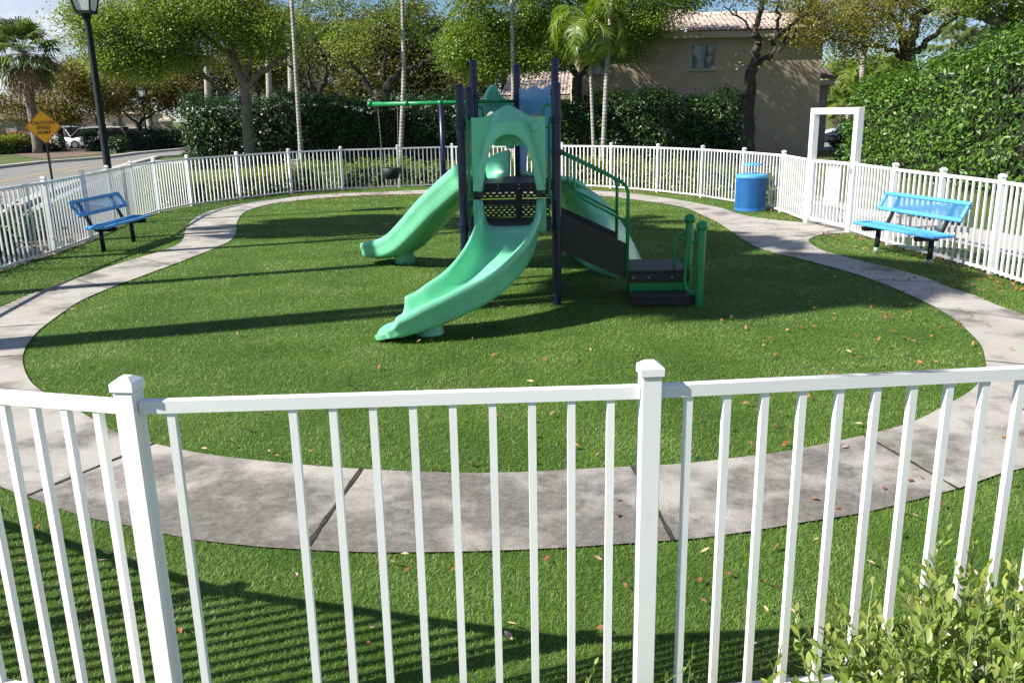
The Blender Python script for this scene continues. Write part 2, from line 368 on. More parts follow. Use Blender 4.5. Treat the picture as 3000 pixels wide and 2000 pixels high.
# ------------------------------------------------------------------ ground, turf, path
POSTS = [(-7.35, 12.0), (-7.39, 13.72), (-7.53, 15.26), (-7.80, 16.80), (-8.06, 18.47), (-8.10, 19.80), (-7.85, 21.2), (-7.10, 22.7), (-6.12, 24.2), (-4.84, 25.1), (-3.25, 25.5), (-1.68, 25.9), (-.07, 25.6), (1.54, 25.0), (2.83, 23.89), (3.87, 22.44), (4.68, 20.88), (5.22, 19.19), (5.58, 17.55), (5.53, 15.77), (5.80, 14.46), (5.82, 12.98), (5.93, 11.75), (6.03, 10.5),
         (6.0, 8.95), (5.8, 7.4), (5.4, 5.95), (4.7, 4.6), (3.6, 3.5), (2.22, 2.93), (.47, 2.77), (-1.29, 2.71), (-2.92, 3.14), (-4.45, 3.9), (-5.6, 5.1), (-6.4, 6.6), (-6.9, 8.3), (-7.2, 10.1)]
GATE_I = 19                                         # the gate hangs between POSTS[19] and POSTS[20]
NEARK = {28: .97, 29: .94, 30: .93, 31: .93, 32: .94, 33: .97}
POSTS = [(x*NEARK.get(i, 1), y*NEARK.get(i, 1)) for i, (x, y) in enumerate(POSTS)]
def topz(i): return H-(H-1.25)*NEARK.get(i % len(POSTS), 1)
ring = [V((x, y, 0)) for x, y in POSTS]
big = [(-400, -60), (400, -60), (400, 900), (-400, 900)]
structure(link_mesh('ground', [(x, y, -.012) for x, y in big], [(0, 1, 2, 3)], M['lawn']))
ring_in = [(p.x, p.y) for p in ring]
structure(sheet('playground_turf', ring_in, .002, M['turf']))
inner_px = [(201, 1191), (348, 1274), (434, 1300), (529, 1322), (638, 1341), (784, 1357), (1000, 1376), (1191, 1386), (1390, 1391), (1574, 1387), (1772, 1376), (2000, 1364), (2223, 1338), (2332, 1322), (2529, 1281), (2670, 1242), (2765, 1194), (2842, 1150), (2884, 1100), (2886, 1057), (2857, 995), (2742, 905), (2538, 816), (2360, 765), (2219, 727), (2104, 655), (2056, 632), (2008, 611), (1940, 598), (1838, 584), (1777, 577), (1640, 570), (1500, 567), (1300, 568), (1099, 573), (981, 579), (823, 595), (750, 610), (712, 627), (694, 655), (692, 682), (670, 710), (558, 758), (430, 806), (319, 848), (239, 883), (185, 918), (137, 953), (108, 978), (80, 1015), (67, 1050), (73, 1089), (96, 1128), (140, 1160)]
outer_px = [(0, 1430), (77, 1460), (249, 1520), (357, 1542), (472, 1568), (568, 1587), (765, 1609), (893, 1617), (1096, 1625), (1383, 1622), (1638, 1612), (1918, 1593), (2032, 1585), (2210, 1561), (2357, 1536), (2536, 1507), (2701, 1465), (2816, 1434), (2925, 1395), (3000, 1376), (3120, 1310), (3180, 1220), (3180, 1080), (3110, 985), (3000, 927), (2917, 896), (2856, 869), (2764, 840), (2721, 820), (2626, 792), (2550, 774), (2456, 750), (2395, 730), (2369, 707), (2385, 696), (2416, 688), (2486, 684), (2368, 656), (2305, 650), (2246, 643), (2178, 632), (2110, 611), (2008, 591), (1906, 575), (1838, 567), (1753, 560), (1640, 555), (1500, 553), (1300, 556), (1086, 565), (928, 572), (796, 586), (717, 597), (640, 613), (596, 627), (564, 647), (545, 672), (539, 698), (523, 717), (462, 741), (351, 774), (223, 819), (96, 863), (0, 905), (-120, 960), (-190, 1040), (-215, 1160), (-180, 1290), (-90, 1385)]
inner = [gp(*q) for q in inner_px]; outer = [gp(*q) for q in outer_px]
def densify(pts, step=.12):
    P = [V((p.x, p.y, 0)) for p in pts]; n = len(P); out = []
    for i in range(n):
        a, b, c_, d = P[i-1], P[i], P[(i+1) % n], P[(i+2) % n]
        k = max(1, int((c_-b).length/step)); k = min(k, 14)
        ang = min((b-a).angle(c_-b, 0), 3); ang2 = (c_-b).angle(d-c_, 0)
        cr_ = ang < .9 and ang2 < .9
        for j in range(k):
            t = j/k; q = .5*((2*b)+(c_-a)*t+(2*a-5*b+4*c_-d)*t*t+(3*b-a-3*c_+d)*t**3) if cr_ else b.lerp(c_, t)
            out.append((q.x, q.y))
    return out
INNER = densify(inner); OUTER = densify(outer)
pth = structure(sheet('path', OUTER, .016, M['concrete'], hole=INNER))
# kerb faces of the slab and the dirt filled joints between slabs
mbj = MB()
for (a, b, wd) in (((1060, 1377), (893, 1619), .032), ((1852, 1372), (1972, 1592), .026), ((2529, 1281), (2803, 1438), .022), ((452, 1305), (70, 1464), .024), ((67, 1046), (-190, 1062), .02), ((2886, 1062), (3180, 1090), .02), ((2745, 907), (3040, 945), .014), ((2560, 824), (2740, 830), .02), ((319, 848), (224, 822), .014), ((137, 953), (-60, 968), .016), ((500, 780), (400, 757), .014), ((2219, 727), (2380, 702), .012), ((2110, 655), (2190, 638), .012), ((1990, 608), (2040, 596), .012), ((692, 675), (545, 672), .012)):
    A, B = gp(*a), gp(*b); t = (B-A).normalized(); l = V((-t.y, t.x, 0))*wd/2; z = V((0, 0, .020))
    n = 9; L = []; R = []
    for k in range(n+1):
        q = A.lerp(B, k/n); j = random.uniform(.55, 1.25); L.append(q+l*j+z); R.append(q-l*j*random.uniform(.8, 1.2)+z)
    for k in range(n): mbj.add([L[k], R[k], R[k+1], L[k+1]], [(0, 1, 2, 3)])
jo = mbj.build('path_joint', M['dirt'], None); jo['kind'] = 'structure'
# street, pavements, beds
def gpoly(px): return [tuple(gp(*q)[:2]) for q in px]
far_kerb = [(-600, 560), (-200, 520), (0, 494), (130, 479), (240, 471), (330, 463), (400, 453), (460, 447), (560, 438)]
near_kerb = [(560, 456), (450, 463), (400, 476), (330, 496), (260, 520), (180, 548), (102, 578), (40, 603), (-120, 680), (-500, 860)]
structure(sheet('street', gpoly(far_kerb+near_kerb), -.004, M['asphalt']))
def strip(name, px, off, wd, h, m, lift=0):
    P = [gp(*q) for q in px]; mb = MB()
    for a, b in zip(P, P[1:]):
        t = (b-a).normalized(); l = V((-t.y, t.x, 0)); a2, b2 = a+l*off-t*.01, b+l*off+t*.01; q = l*wd/2
        z0, z1 = V((0, 0, -.02)), V((0, 0, h))
        mb.hexa([a2-q+z0, a2+q+z0, b2+q+z0, b2-q+z0, a2-q+z1, a2+q+z1, b2+q+z1, b2-q+z1][0:8] if True else 0)
    return structure(mb.build(name, m))
strip('kerb', far_kerb, .22, .45, .13, M['kerb']); strip('kerb', near_kerb, .2, .4, .12, M['kerb'])
structure(sheet('pavement', gpoly([(560, 470), (440, 470), (330, 508), (200, 556), (90, 604), (20, 640), (-80, 700), (-70, 720), (40, 655), (110, 616), (215, 566), (340, 517), (440, 480), (560, 478)]), .004, M['walk']))
for pts in ([(-60, 545), (75, 518), (180, 497), (250, 485), (330, 475), (400, 468)], [(180, 505), (260, 492), (340, 481), (420, 471)], [(300, 497), (370, 484), (440, 474)]):
    P = [gp(*q) for q in pts]; mb = MB()
    for a, b in zip(P, P[1:]):
        t = (b-a).normalized(); l = V((-t.y, t.x, 0))*.11; z = V((0, 0, .002)); mb.add([a-l+z, a+l+z, b+l+z, b-l+z], [(3, 2, 1, 0)])
    o = mb.build('road_marking', M['yellow']); o['kind'] = 'structure'
structure(sheet('mulch_bed', gpoly([(30, 448), (60, 457), (130, 466), (260, 456), (330, 447), (420, 441), (520, 436), (520, 430), (400, 427), (250, 432), (120, 438)]), .006, M['mulch']))
fo = [(p.x, p.y) for p in ring]
bed = [ring[i]+V((-.04, 0, 0)) for i in (36, 37, 0, 1, 2, 3, 4, 5)]; bedo = [p+V((-1.5, -.2, 0)) for p in reversed(bed)]
structure(sheet('mulch_bed', [(p.x, p.y) for p in bed+bedo], .003, M['mulch']))
structure(sheet('sidewalk', gpoly([(2490, 684), (2370, 655), (2375, 640), (2300, 600), (2240, 575), (2200, 548), (2260, 540), (2420, 580), (2520, 610), (2640, 628), (2786, 657), (3000, 692), (3300, 745), (3300, 830), (3000, 757), (2783, 706), (2640, 694), (2560, 700)]), -.002, M['walk']))
# ------------------------------------------------------------------ turf blades (uncountable)
def blades():
    out = []
    for (y0, y1, dens, wdt, hgt) in ((1.6, 3.2, 21000, .0024, .021), (3.2, 4.4, 17000, .0027, .021), (4.4, 6, 9500, .0036, .022), (6, 8, 5600, .0048, .022), (8, 11, 3100, .0065, .022), (11, 15, 1700, .009, .023), (15, 20, 950, .012, .024), (20, 26.5, 560, .016, .025)):
        xm = y1*.66+1.4; x0, x1 = max(-8.3, -xm), min(6.3, xm)
        n = int((x1-x0)*(y1-y0)*dens); x = RNG.uniform(x0, x1, n); y = RNG.uniform(y0, y1, n)
        k = (np.abs(x) < y*.64+1.0) & inside(x, y, ring_in) & ~(inside(x, y, OUTER) & ~inside(x, y, INNER))
        x, y = x[k], y[k]; n = len(x)
        a = RNG.uniform(0, 2*np.pi, n); b = a+np.pi/2+RNG.normal(0, .5, n)
        h = hgt*RNG.uniform(.35, .9, n); ln = h*RNG.uniform(.5, 2.2, n); wv = wdt*RNG.uniform(.7, 1.3, n)/2
        ca, sa, cb, sb = np.cos(a)*wv, np.sin(a)*wv, np.cos(b), np.sin(b)
        z = np.full(n, .002)
        p = [np.stack([x-ca, y-sa, z], 1), np.stack([x+ca, y+sa, z], 1),
             np.stack([x+ca*.35+cb*ln, y+sa*.35+sb*ln, z+h], 1), np.stack([x-ca*.35+cb*ln, y-sa*.35+sb*ln, z+h*.98], 1)]
        out.append(np.stack(p, 1))
    P = np.concatenate(out); n = len(P); f = np.arange(n*4).reshape(n, 4); print('blades', n)
    o = link_mesh('grass', P.reshape(-1, 3), f, M['blade']); o['kind'] = 'stuff'
    tag(o, 'short glossy green artificial grass covering the playground inside the fence', 'grass')
blades()
# ------------------------------------------------------------------ fence and gate
PICK, RT, CAPZ = .0245, 1.125, 1.25
fence = thing('picket_fence', (0, 14, 0), 'white metal picket fence with capped posts ringing the playground lawn', 'fence')
def dirs(i, j):
    a, b = ring[i], ring[j]; t = (b-a).normalized(); return a, b, t
allp = []
n = len(ring)
for i in range(n):
    j = (i+1) % n; a, b, t = dirs(i, j)
    if i == GATE_I: continue
    mb = MB(); e = .034; za, zb2 = topz(i)-.104, topz(j)-.104
    mb.bar(a+t*e+V((0, 0, za)), b-t*e+V((0, 0, zb2)), .034, .040); mb.build('top_rail', M['rail'], fence)
    MB().bar(a+t*e+V((0, 0, .062)), b-t*e+V((0, 0, .062)), .028, .032).build('bottom_rail', M['white'], fence)
    L = (b-a).length; k = 13 if L > 1.4 else max(6, round(L/.132)); rz = math.atan2(t.y, t.x)
    for q in range(1, k):
        if i == 30 and False: pass
        if (i, q) in ((30, 99),): continue
        if i == 31-1+0 and q in (): continue
        p = a.lerp(b, q/k); p.z = za+(zb2-za)*q/k-.02; allp.append((p, rz, i, q))
# two pickets are gone from the panel right of the near left post (panel 30 runs right to left)
allp = [z for z in allp if not (z[2] == 30 and z[3] in (10, 11))]
allp.sort(key=lambda z: (V((z[0].x, z[0].y))).length + (0 if abs(z[0].x) < z[0].y*.64+.3 else 100))
mb = MB()
for idx, (p, rz, i, q) in enumerate(allp):
    hz = p.z-.03; d = (PICK, PICK, hz)
    if idx < 100: MB().box((p.x, p.y, .03+hz/2), d, rz).build('picket', M['white'], fence)
    else: mb.box((p.x, p.y, .03+hz/2), d, rz)
o = mb.build('picket', M['white'], fence); o['kind'] = 'stuff'
for i, p in enumerate(ring):
    if i in (GATE_I, GATE_I+1): continue
    t = (ring[(i+1) % n]-ring[i-1]).normalized(); rz = math.atan2(t.y, t.x)
    dz_ = topz(i)-1.25; po = MB().box((p.x, p.y, .60+dz_/2), (.064, .064, 1.20+dz_), rz, .004).build('post', M['white'], fence)
    c1 = MB(); ca, sa = math.cos(rz), math.sin(rz)
    def q_(h_, z): return [(p.x+x*ca-y*sa, p.y+x*sa+y*ca, z) for x, y in ((-h_, -h_), (h_, -h_), (h_, h_), (-h_, h_))]
    c1.rings([q_(a_, b_+dz_) for a_, b_ in ((.036, 1.203), (.0375, 1.205), (.0375, 1.229), (.035, 1.232), (.014, 1.2475), (.003, 1.249))])
    c1.build('post_cap', M['white'], po)
ga, gb, gt = dirs(GATE_I, GATE_I+1)
grz = math.atan2(gt.y, gt.x)
gate = thing('gate', (ga.lerp(gb, .5).x, ga.lerp(gb, .5).y, 0), 'tall white gate frame with a closed picket gate between bin and bench', 'gate')
HG = 2.06
for p in (ga, gb): MB().box((p.x, p.y, HG/2-.055), (.115, .115, HG-.11), grz, .005).build('gate_post', M['white'], gate)
m_ = ga.lerp(gb, .5); L = (gb-ga).length
MB().box((m_.x, m_.y, HG-.055+.0), (L+.115, .117, .11), grz, .005).build('header', M['white'], gate)
lf = MB(); a2, b2 = ga+gt*.075, gb-gt*.075
lf.bar(a2+V((0, 0, 1.14)), b2+V((0, 0, 1.14)), .036, .05).bar(a2+V((0, 0, .10)), b2+V((0, 0, .10)), .036, .05)
lf.box((*a2.xy, .62), (.036, .036, .98), grz).box((*b2.xy, .62), (.036, .036, .98), grz)
leaf = lf.build('gate_leaf', M['white'], gate)
for q in range(1, 11):
    p = a2.lerp(b2, q/11); MB().box((p.x, p.y, .62), (.022, .022, .98), grz).build('picket', M['white'], leaf)
nrm = V((gt.y, -gt.x, 0)); nrm = -nrm if nrm.x > 0 else nrm
p = a2.lerp(b2, .52)-nrm*.03; MB().box((p.x, p.y, .74), (.42, .006, .66), grz, .002).build('latch_shield', M['white'], leaf)
p = gb+nrm*.06; MB().box((p.x, p.y, 1.03), (.05, .03, .09), grz, .004).build('latch', M['grey'], gate)
# ------------------------------------------------------------------ play structure
ps = thing('play_structure', (0, 10, 0), 'green and navy play structure with two slides, arch, stairs and climber on the lawn', 'play structure')
FL, FR, Cc, Dd, Bb, Aa = V((-.50, 9.30, 0)), (V((.515, 9.24, 0))), V((.565, 10.45, 0)), V((-.445, 10.25, 0)), V((-.40, 10.68, 0)), V((.13, 11.63, 0))
def post(p, top, r=.045, clamps=()):
    o = MB().lathe(p, [(r, 0), (r, top-.05), (r*.99, top-.04)], 20).build('post', M['navy'], ps, 'auto')
    MB().lathe(p, [(r*1.06, top-.055), (r*1.08, top-.045), (r*1.03, top-.02), (r*.8, top-.004), (r*.4, top+.006), (.004, top+.009)], 20).build('post_cap', M['navy'], o, 'auto')
    for z in clamps:
        MB().lathe(p, [(r*1.02, z-.035), (r*1.32, z-.03), (r*1.34, z-.012), (r*1.12, z-.006), (r*1.12, z+.006), (r*1.34, z+.012), (r*1.32, z+.03), (r*1.02, z+.035)], 20).build('clamp', M['navy'], o, 'auto')
    return o
post(FL, 2.37, clamps=(2.0, 1.94, .88)); post(FR, 2.37, clamps=(2.0, 1.66, .88)); post(Dd, 2.37, clamps=(1.98,)); post(Cc, 2.68, clamps=(2.3, 1.98)); post(Bb, 2.69, clamps=(2.28,)); post(Aa, 2.68, clamps=(2.28, 2.2))
def deck(name, poly, z, th=.06, lip=True):
    mb = MB(); k = len(poly); mb.rings([[V((p.x, p.y, z-th)) for p in poly], [V((p.x, p.y, z)) for p in poly]]); return mb.build(name, M['dkdeck'], ps)
deck('lower_deck', [V((-.43, 9.25)), V((.45, 9.22)), V((.49, 10.06)), V((-.42, 10.06))], .885)
deck('step_tread', [V((-.42, 10.00)), V((.49, 10.00)), V((.50, 10.27)), V((-.41, 10.27))], 1.075, .04)
deck('upper_deck', [V((-.40, 10.28)), V((.52, 10.28)), V((.54, 10.62)), V((.18, 11.54)), V((.06, 11.54)), V((-.40, 10.74))], 1.265, .09)
def perforated(name, x0, x1, y, z0, z1, rows, slots, slot=False):
    """dark riser plate with real slots: built of the bars that are left between the holes"""
    mb = MB(); hz = (z1-z0)/(2*rows+1)
    for r in range(rows+1): mb.box(((x0+x1)/2, y, z0+hz*(2*r+.5)), (x1-x0, .012, hz))
    for r in range(rows):
        sh = (r % 2)*.5; dx = (x1-x0)/slots
        for q in range(slots+1):
            xx = x0+dx*(q+sh*1.0); xa, xb = max(x0, xx-dx*.25), min(x1, xx+dx*.25)
            if xb > xa: mb.box(((xa+xb)/2, y, z0+hz*(2*r+1.5)), (xb-xa, .0118, hz))
    return mb.build(name, M['dkdeck'], ps)
perforated('riser', -.41, .49, 10.285, 1.09, 1.175, 2, 12)
perforated('riser', -.41, .48, 10.02, .895, 1.03, 4, 14)
for i, x in enumerate((-.30, -.13, .12)):
    for z in (1.245, 1.205): MB().tube([(x, 10.283, z), (x, 10.266, z)], .012, 10).build('bolt', M['grey'], ps)
# front arch panel
def arch_panel(name, x0, x1, ztop, zapex, zbot, zarch, m, bulge, th=.05, legw=.11):
    """rotomoulded arch panel: local x across, y towards the outside (bulge), z up"""
    nx, nz = 44, 44; xm = (x0+x1)/2; hw = (x1-x0)/2; ow = hw-legw
    def top(x):
        u = abs(x-xm)/hw; return ztop+(zapex-ztop)*math.exp(-(u/.40)**2)-.008*math.exp(-((u-.72)/.2)**2)
    def opening(x):                    # height of the arch opening at x, None = solid down to the foot
        u = abs(x-xm)/ow
        return zbot+(zarch-zbot)*(1-u**2.5)**.60 if u < 1 else zbot
    def yb(x, z):                      # outward bulge of the hood
        u = abs(x-xm)/hw; t = min(1, (z-zbot)/(zapex-zbot)); wv = .90*(1-t)**.5+.10
        e = max(0, 1-(u/wv)**2.6)
        return bulge*e**.55*(.30+.70*min(1, t*1.5))*min(1, .35+(1-t)*3.5)
    xs = [xm-hw*math.cos(math.pi*i/nx)*1.0 for i in range(nx+1)]
    fr, bk = [], []
    for x in xs:
        lo, hi = opening(x), top(x)
        fr.append([V((x, -(yb(x, z)+th), z)) for z in [lo+(hi-lo)*k/nz for k in range(nz+1)]])
        bk.append([V((x, -yb(x, z), z)) for z in [lo+(hi-lo)*k/nz for k in range(nz+1)]])
    v = []; f = []; c_ = nz+1
    for g in (fr, bk):
        for col in g: v += col
    o = (nx+1)*c_
    for i in range(nx):
        for k in range(nz):
            a = i*c_+k; f.append((a, a+c_, a+c_+1, a+1)); f.append((o+a, o+a+1, o+a+c_+1, o+a+c_))
        f.append((i*c_, o+i*c_, o+(i+1)*c_, (i+1)*c_)); a = i*c_+nz; f.append((a, a+c_, o+a+c_, o+a))
    for k in range(nz):
        f.append((k, k+1, o+k+1, o+k)); a = nx*c_+k; f.append((a, o+a, o+a+1, a+1))
    return v, f
v, f = arch_panel('x', -.385, .395, 2.035, 2.15, 1.27, 1.86, M['mint'], .23)
hood = link_mesh('entry_arch', [(q.x, q.y+9.26, q.z) for q in v], f, M['mint'], ps, 'auto')
bv = hood.modifiers.new('Bevel', 'BEVEL'); bv.width = .018; bv.segments = 3; bv.limit_method = 'ANGLE'; bv.angle_limit = math.radians(50)
MB().lathe((0, 0, 0), [(.055, 0), (.052, .012), (.03, .02), (.003, .022)], 20)
kn = MB(); kn.rings([[V((.275+r*math.cos(a), 9.212-d, 1.925+r*math.sin(a))) for a in [2*math.pi*k/20 for k in range(20)]] for r, d in ((.062, -.02), (.060, .004), (.045, .016), (.02, .02))]); kn.build('emblem_boss', M['mint'], hood, True)
rb = MB()
for k in range(7): rb.box((-.10+k*.034, 9.235, 1.80), (.014, .03, .12), 0, .004)
rb.box((0, 9.255, 1.815), (.30, .02, .16), 0, .006); rb.build('ribbed_rest', M['mint'], hood)
# foot blocks under the arch and where the slide hangs
for x in (-.315, .325):
    MB().box((x, 9.26, 1.235), (.07, .07, .08), 0, .008).build('panel_foot', M['dkdeck'], ps)
def place(vf, e0, e1, out):            # put a local panel on the edge e0-e1 so that local -y faces outwards
    v, f = vf; t = (e1-e0).normalized(); mid = e0.lerp(e1, .5); return [mid+t*q.x+out*(-q.y)+V((0, 0, q.z)) for q in v], f
tBA = (Aa-Bb).normalized(); oBA = V((-tBA.y, tBA.x, 0))
v, f = arch_panel('x', -.44, .44, 2.22, 2.42, 1.62, 2.10, M['mint'], .07)
v, f = place((v, f), Bb, Aa, oBA); h2 = link_mesh('slide_hood', v, f, M['mint'], ps, 'auto')
MB().tube([Bb+V((.03, .02, 2.22)), Aa+V((-.03, -.02, 2.22))], .020, 10).build('hood_bar', M['green'], ps, True)
for e, s_ in ((Bb+tBA*.1, 1), (Aa-tBA*.1, -1)):
    MB().tube(fillet([e+V((0, 0, 2.15)), e+tBA*s_*.09+V((0, 0, 2.15)), e+tBA*s_*.09+V((0, 0, 1.72)), e+V((0, 0, 1.72))], .06), .014, 8).build('grab_loop', M['green'], ps, True)
# blue arch panel on the edge A-C
tAC = (Cc-Aa).normalized(); oAC = V((-tAC.y, tAC.x, 0)); oAC = -oAC if oAC.x < 0 else oAC; L = (Cc-Aa).length
def flat_panel(prof, th, e0, t, out, off=0):
    mb = MB(); a = [e0+t*x+V((0, 0, z))+out*off for x, z in prof]; b = [p+out*th for p in a]
    return a, b
pb = MB(); x0, x1, z0, z1 = .06, L-.06, 1.27, 2.37
def slab(u0, u1, w0, w1, th=.02):
    a = Aa+tAC*u0; b = Aa+tAC*u1; pb.hexa([a+V((0, 0, w0)), b+V((0, 0, w0)), b+oAC*th+V((0, 0, w0)), a+oAC*th+V((0, 0, w0)), a+V((0, 0, w1)), b+V((0, 0, w1)), b+oAC*th+V((0, 0, w1)), a+oAC*th+V((0, 0, w1))])
# columns of the panel with a wavy top, an arched doorway and a small shaped peep hole
nc = 48
for k in range(nc):
    u0 = x0+(x1-x0)*k/nc; u1 = x0+(x1-x0)*(k+1)/nc; uc = (k+.5)/nc
    top = z1+.022*math.cos(uc*math.pi*4.2+.4)
    arch = 1.27+.52*max(0, 1-(abs(uc-.5)/.34)**2.4)**.5 if abs(uc-.5) < .34 else 1.27
    hole = (1.90, 2.07-(.018 if .46 < uc < .60 else 0)) if .40 < uc < .66 else None
    if hole: slab(u0, u1, arch if arch > 1.27 else 1.27, hole[0]); slab(u0, u1, hole[1], top)
    else: slab(u0, u1, arch, top)
pb.build('doorway_panel', M['bluepanel'], ps)
for z in (2.12, ):
    e = Cc-V((.03, .05, 0)); MB().tube(fillet([e+V((0, 0, 2.16)), e+V((-.11, -.02, 2.16)), e+V((-.11, -.02, 1.90)), e+V((0, 0, 1.90))], .06), .014, 8).build('grab_loop', M['green'], ps, True)
# green loop handles beside the arch, and the side panel of the lower deck
for x, px in ((-.425, FL), (.435, FR)):
    MB().tube(fillet([(px.x*.93, px.y, 2.02), (x, 9.27, 2.02), (x, 9.27, 1.19), (px.x*.95, px.y, 1.19)], .07), .0155, 10).build('entry_handle', M['green'], ps, True)
MB().hexa([V((-.48, 9.36, .93)), V((-.455, 9.36, .93)), V((-.42, 10.2, .93)), V((-.445, 10.2, .93)), V((-.48, 9.36, 2.0)), V((-.455, 9.36, 2.0)), V((-.42, 10.2, 2.0)), V((-.445, 10.2, 2.0))]).build('side_panel', M['green'], ps)
# ---- slides: a trough swept along a path
def slide(name, path, wl, wr, half, m, n=7, lip=True, flare=None):
    P = smoothpath(path, n); m_ = len(P); rings = []
    for i, p in enumerate(P):
        t = (P[min(i+1, m_-1)]-P[max(i-1, 0)]).normalized(); s_ = i/(m_-1)
        l = V((t.y, -t.x, 0)).normalized()      # right hand side when going down
        u = l.cross(t); u = u if u.z > 0 else -u
        hl, hr = wl(s_), wr(s_); h_ = half(s_); sec = []
        def wall(sg, hh):
            # from the floor centre outwards: inner face, rolled rim, outer face
            r = .032*(.12+.88*min(1, hh/.10)); q = []
            q += [(0.0, 0), (.5*h_, .001), (.78*h_, .006), (.92*h_, .035*min(1, hh/.12)), (1.0*h_, .35*hh+.02), (1.04*h_, .85*hh)]
            q += [(1.05*h_+r*(1-math.cos(a)), .85*hh+r*math.sin(a)*1.0+.15*hh*math.sin(a)) for a in (.7, 1.4, 2.1, 2.8)]
            q += [(1.05*h_+2*r-.002, .78*hh-.012), (1.05*h_+r*1.3, .70*hh-.03), (1.04*h_+r*1.2, .25*hh-.05), (.98*h_+r*.8, -.045), (.7*h_, -.07), (0, -.075)]
            return [(sg*a, b) for a, b in q]
        Rr, Ll = wall(1, hr), wall(-1, hl)
        loop = Rr+Ll[::-1][1:-1]
        rings.append([p+l*a+u*b for a, b in loop])
    tE = (P[-1]-P[-2]).normalized(); cE = P[-1]+V((0, 0, -.035))
    for a_ in (.3, .6, .9, 1.15, 1.35, 1.5):
        fwd, sh = .13*math.sin(a_), math.cos(a_)
        rings.append([cE+tE*fwd+V(((q-cE).x*sh**.5, (q-cE).y*sh**.5, (q-cE).z*(.30+.70*sh))) for q in rings[m_-1]])
    m_ = len(rings)
    mb = MB().rings(rings, False); nl_ = len(rings[0])
    ix = lambda sd, k: k if sd > 0 or k in (0, 15) else 30-k
    for e_ in (0, (m_-1)*nl_):
        for sd in (1, -1):
            for k in range(7):
                q = [e_+ix(sd, k), e_+ix(sd, k+1), e_+ix(sd, 14-k), e_+ix(sd, 15-k)]
                if (sd > 0) == (e_ == 0): q.reverse()
                mb.f.append(tuple(q))
    o = mb.build(name, m, ps, 'auto')
    sb = o.modifiers.new('Subdivision', 'SUBSURF'); sb.levels = 1; sb.render_levels = 1
    return o
def lerpk(keys):
    def f_(s_):
        for (a, x), (b, y) in zip(keys, keys[1:]):
            if s_ <= b: k = (s_-a)/(b-a); k = k*k*(3-2*k); return x+(y-x)*k
        return keys[-1][1]
    return f_
s1 = slide('curved_slide', [(.005, 9.26, .89), (.005, 9.02, .875), (-.02, 8.75, .74), (-.13, 8.45, .56), (-.36, 8.19, .37), (-.66, 8.02, .235), (-.90, 7.95, .155), (-1.03, 7.93, .12), (-1.12, 7.92, .105), (-1.18, 7.92, .09)],
      lerpk([(0, .27), (.15, .27), (.5, .21), (.80, .13), (.93, .04), (1, .01)]), lerpk([(0, .27), (.15, .26), (.45, .22), (.69, .18), (.79, .04), (1, .01)]), lerpk([(0, .27), (.3, .25), (.8, .245), (.92, .235), (1, .20)]), M['mint'])
MB().lathe((-.80, 8.02, 0), [(.13, 0), (.145, .02), (.135, .07), (.13, .12)], 24).build('slide_foot', M['mint'], s1, 'auto')
for x in (-.345, .355):
    hb = MB().box((x, 9.235, 1.0), (.085, .07, .36), 0, .012).build('slide_hook', M['mint'], s1, 'auto')
d2 = oBA
t0 = Bb.lerp(Aa, .5)
s2 = slide('straight_slide', [t0+V((0, 0, 1.27)), t0+d2*.22+V((0, 0, 1.25)), t0+d2*.5+V((0, 0, 1.08)), t0+d2*.85+V((0, 0, .82)), t0+d2*1.18+V((0, .03, .53)), t0+d2*1.5+V((0, .08, .28)), t0+d2*1.78+V((0, .14, .17)), t0+d2*2.04+V((0, .2, .15))],
      lerpk([(0, .32), (.2, .24), (.9, .19), (1, .15)]), lerpk([(0, .32), (.2, .24), (.9, .19), (1, .15)]), lerpk([(0, .30), (1, .25)]), M['mint'])
q = t0+d2*1.60+V((0, .28, 0))
MB().lathe((q.x, q.y, 0), [(.14, 0), (.15, .03), (.145, .09), (.14, .17)], 24).build('slide_foot', M['mint'], s2, 'auto')
# back post of slide hood seen through the arch
# ---- stairs with side panels, transfer platform and step
X0, X1 = .56, 1.28; ZT, ZB = .885, .36
for y in (9.27, 10.18):
    MB().hexa([V((X0, y, .60)), V((X1, y, .27)), V((X1, y+.02, .27)), V((X0, y+.02, .60)), V((X0, y, 1.01)), V((X1, y, .665)), V((X1, y+.02, .665)), V((X0, y+.02, 1.01))]).build('stringer', M['brown'], ps)
for k in range(3):
    z = ZT-(k+1)*(ZT-ZB)/4; x = X0+(k+.5)*(X1-X0)/3; MB().box((x, 9.735, z), (.27, .88, .03), 0, .005).build('stair_tread', M['dkdeck'], ps)
def handrail(y):
    mb = MB(); mb.tube(fillet([(.555, y, 1.66), (1.20, y, 1.345), (1.285, y, 1.27), (1.285, y, .30)], .10), .019, 10)
    mb.tube(fillet([(.70, y, 1.585), (.70, y, 1.26), (.78, y, 1.17), (1.275, y, .905)], .08), .014, 10); mb.build('handrail', M['green'], ps, True)
handrail(9.255); handrail(10.215)
px0, px1 = 1.315, 1.99
MB().box(((px0+px1)/2, 9.67, .345), (px1-px0, .74, .03), 0, .006).build('transfer_platform', M['dkdeck'], ps)
MB().box(((px0+px1)/2, 9.305, .275), (px1-px0, .03, .105), 0, .004).build('platform_apron', M['dkdeck'], ps)
for x in (1.36, 1.53, 1.79): MB().tube([(x, 9.289, .282), (x, 9.275, .282)], .012, 10).build('bolt', M['grey'], ps)
MB().box(((px0+px1)/2, 9.325, .155), (px1-px0-.01, .03, .13), 0, .003).build('green_riser', M['green'], ps)
MB().box(((px0+px1)/2+.01, 9.15, .115), (px1-px0+.03, .30, .035), 0, .006).build('lower_step', M['dkdeck'], ps)
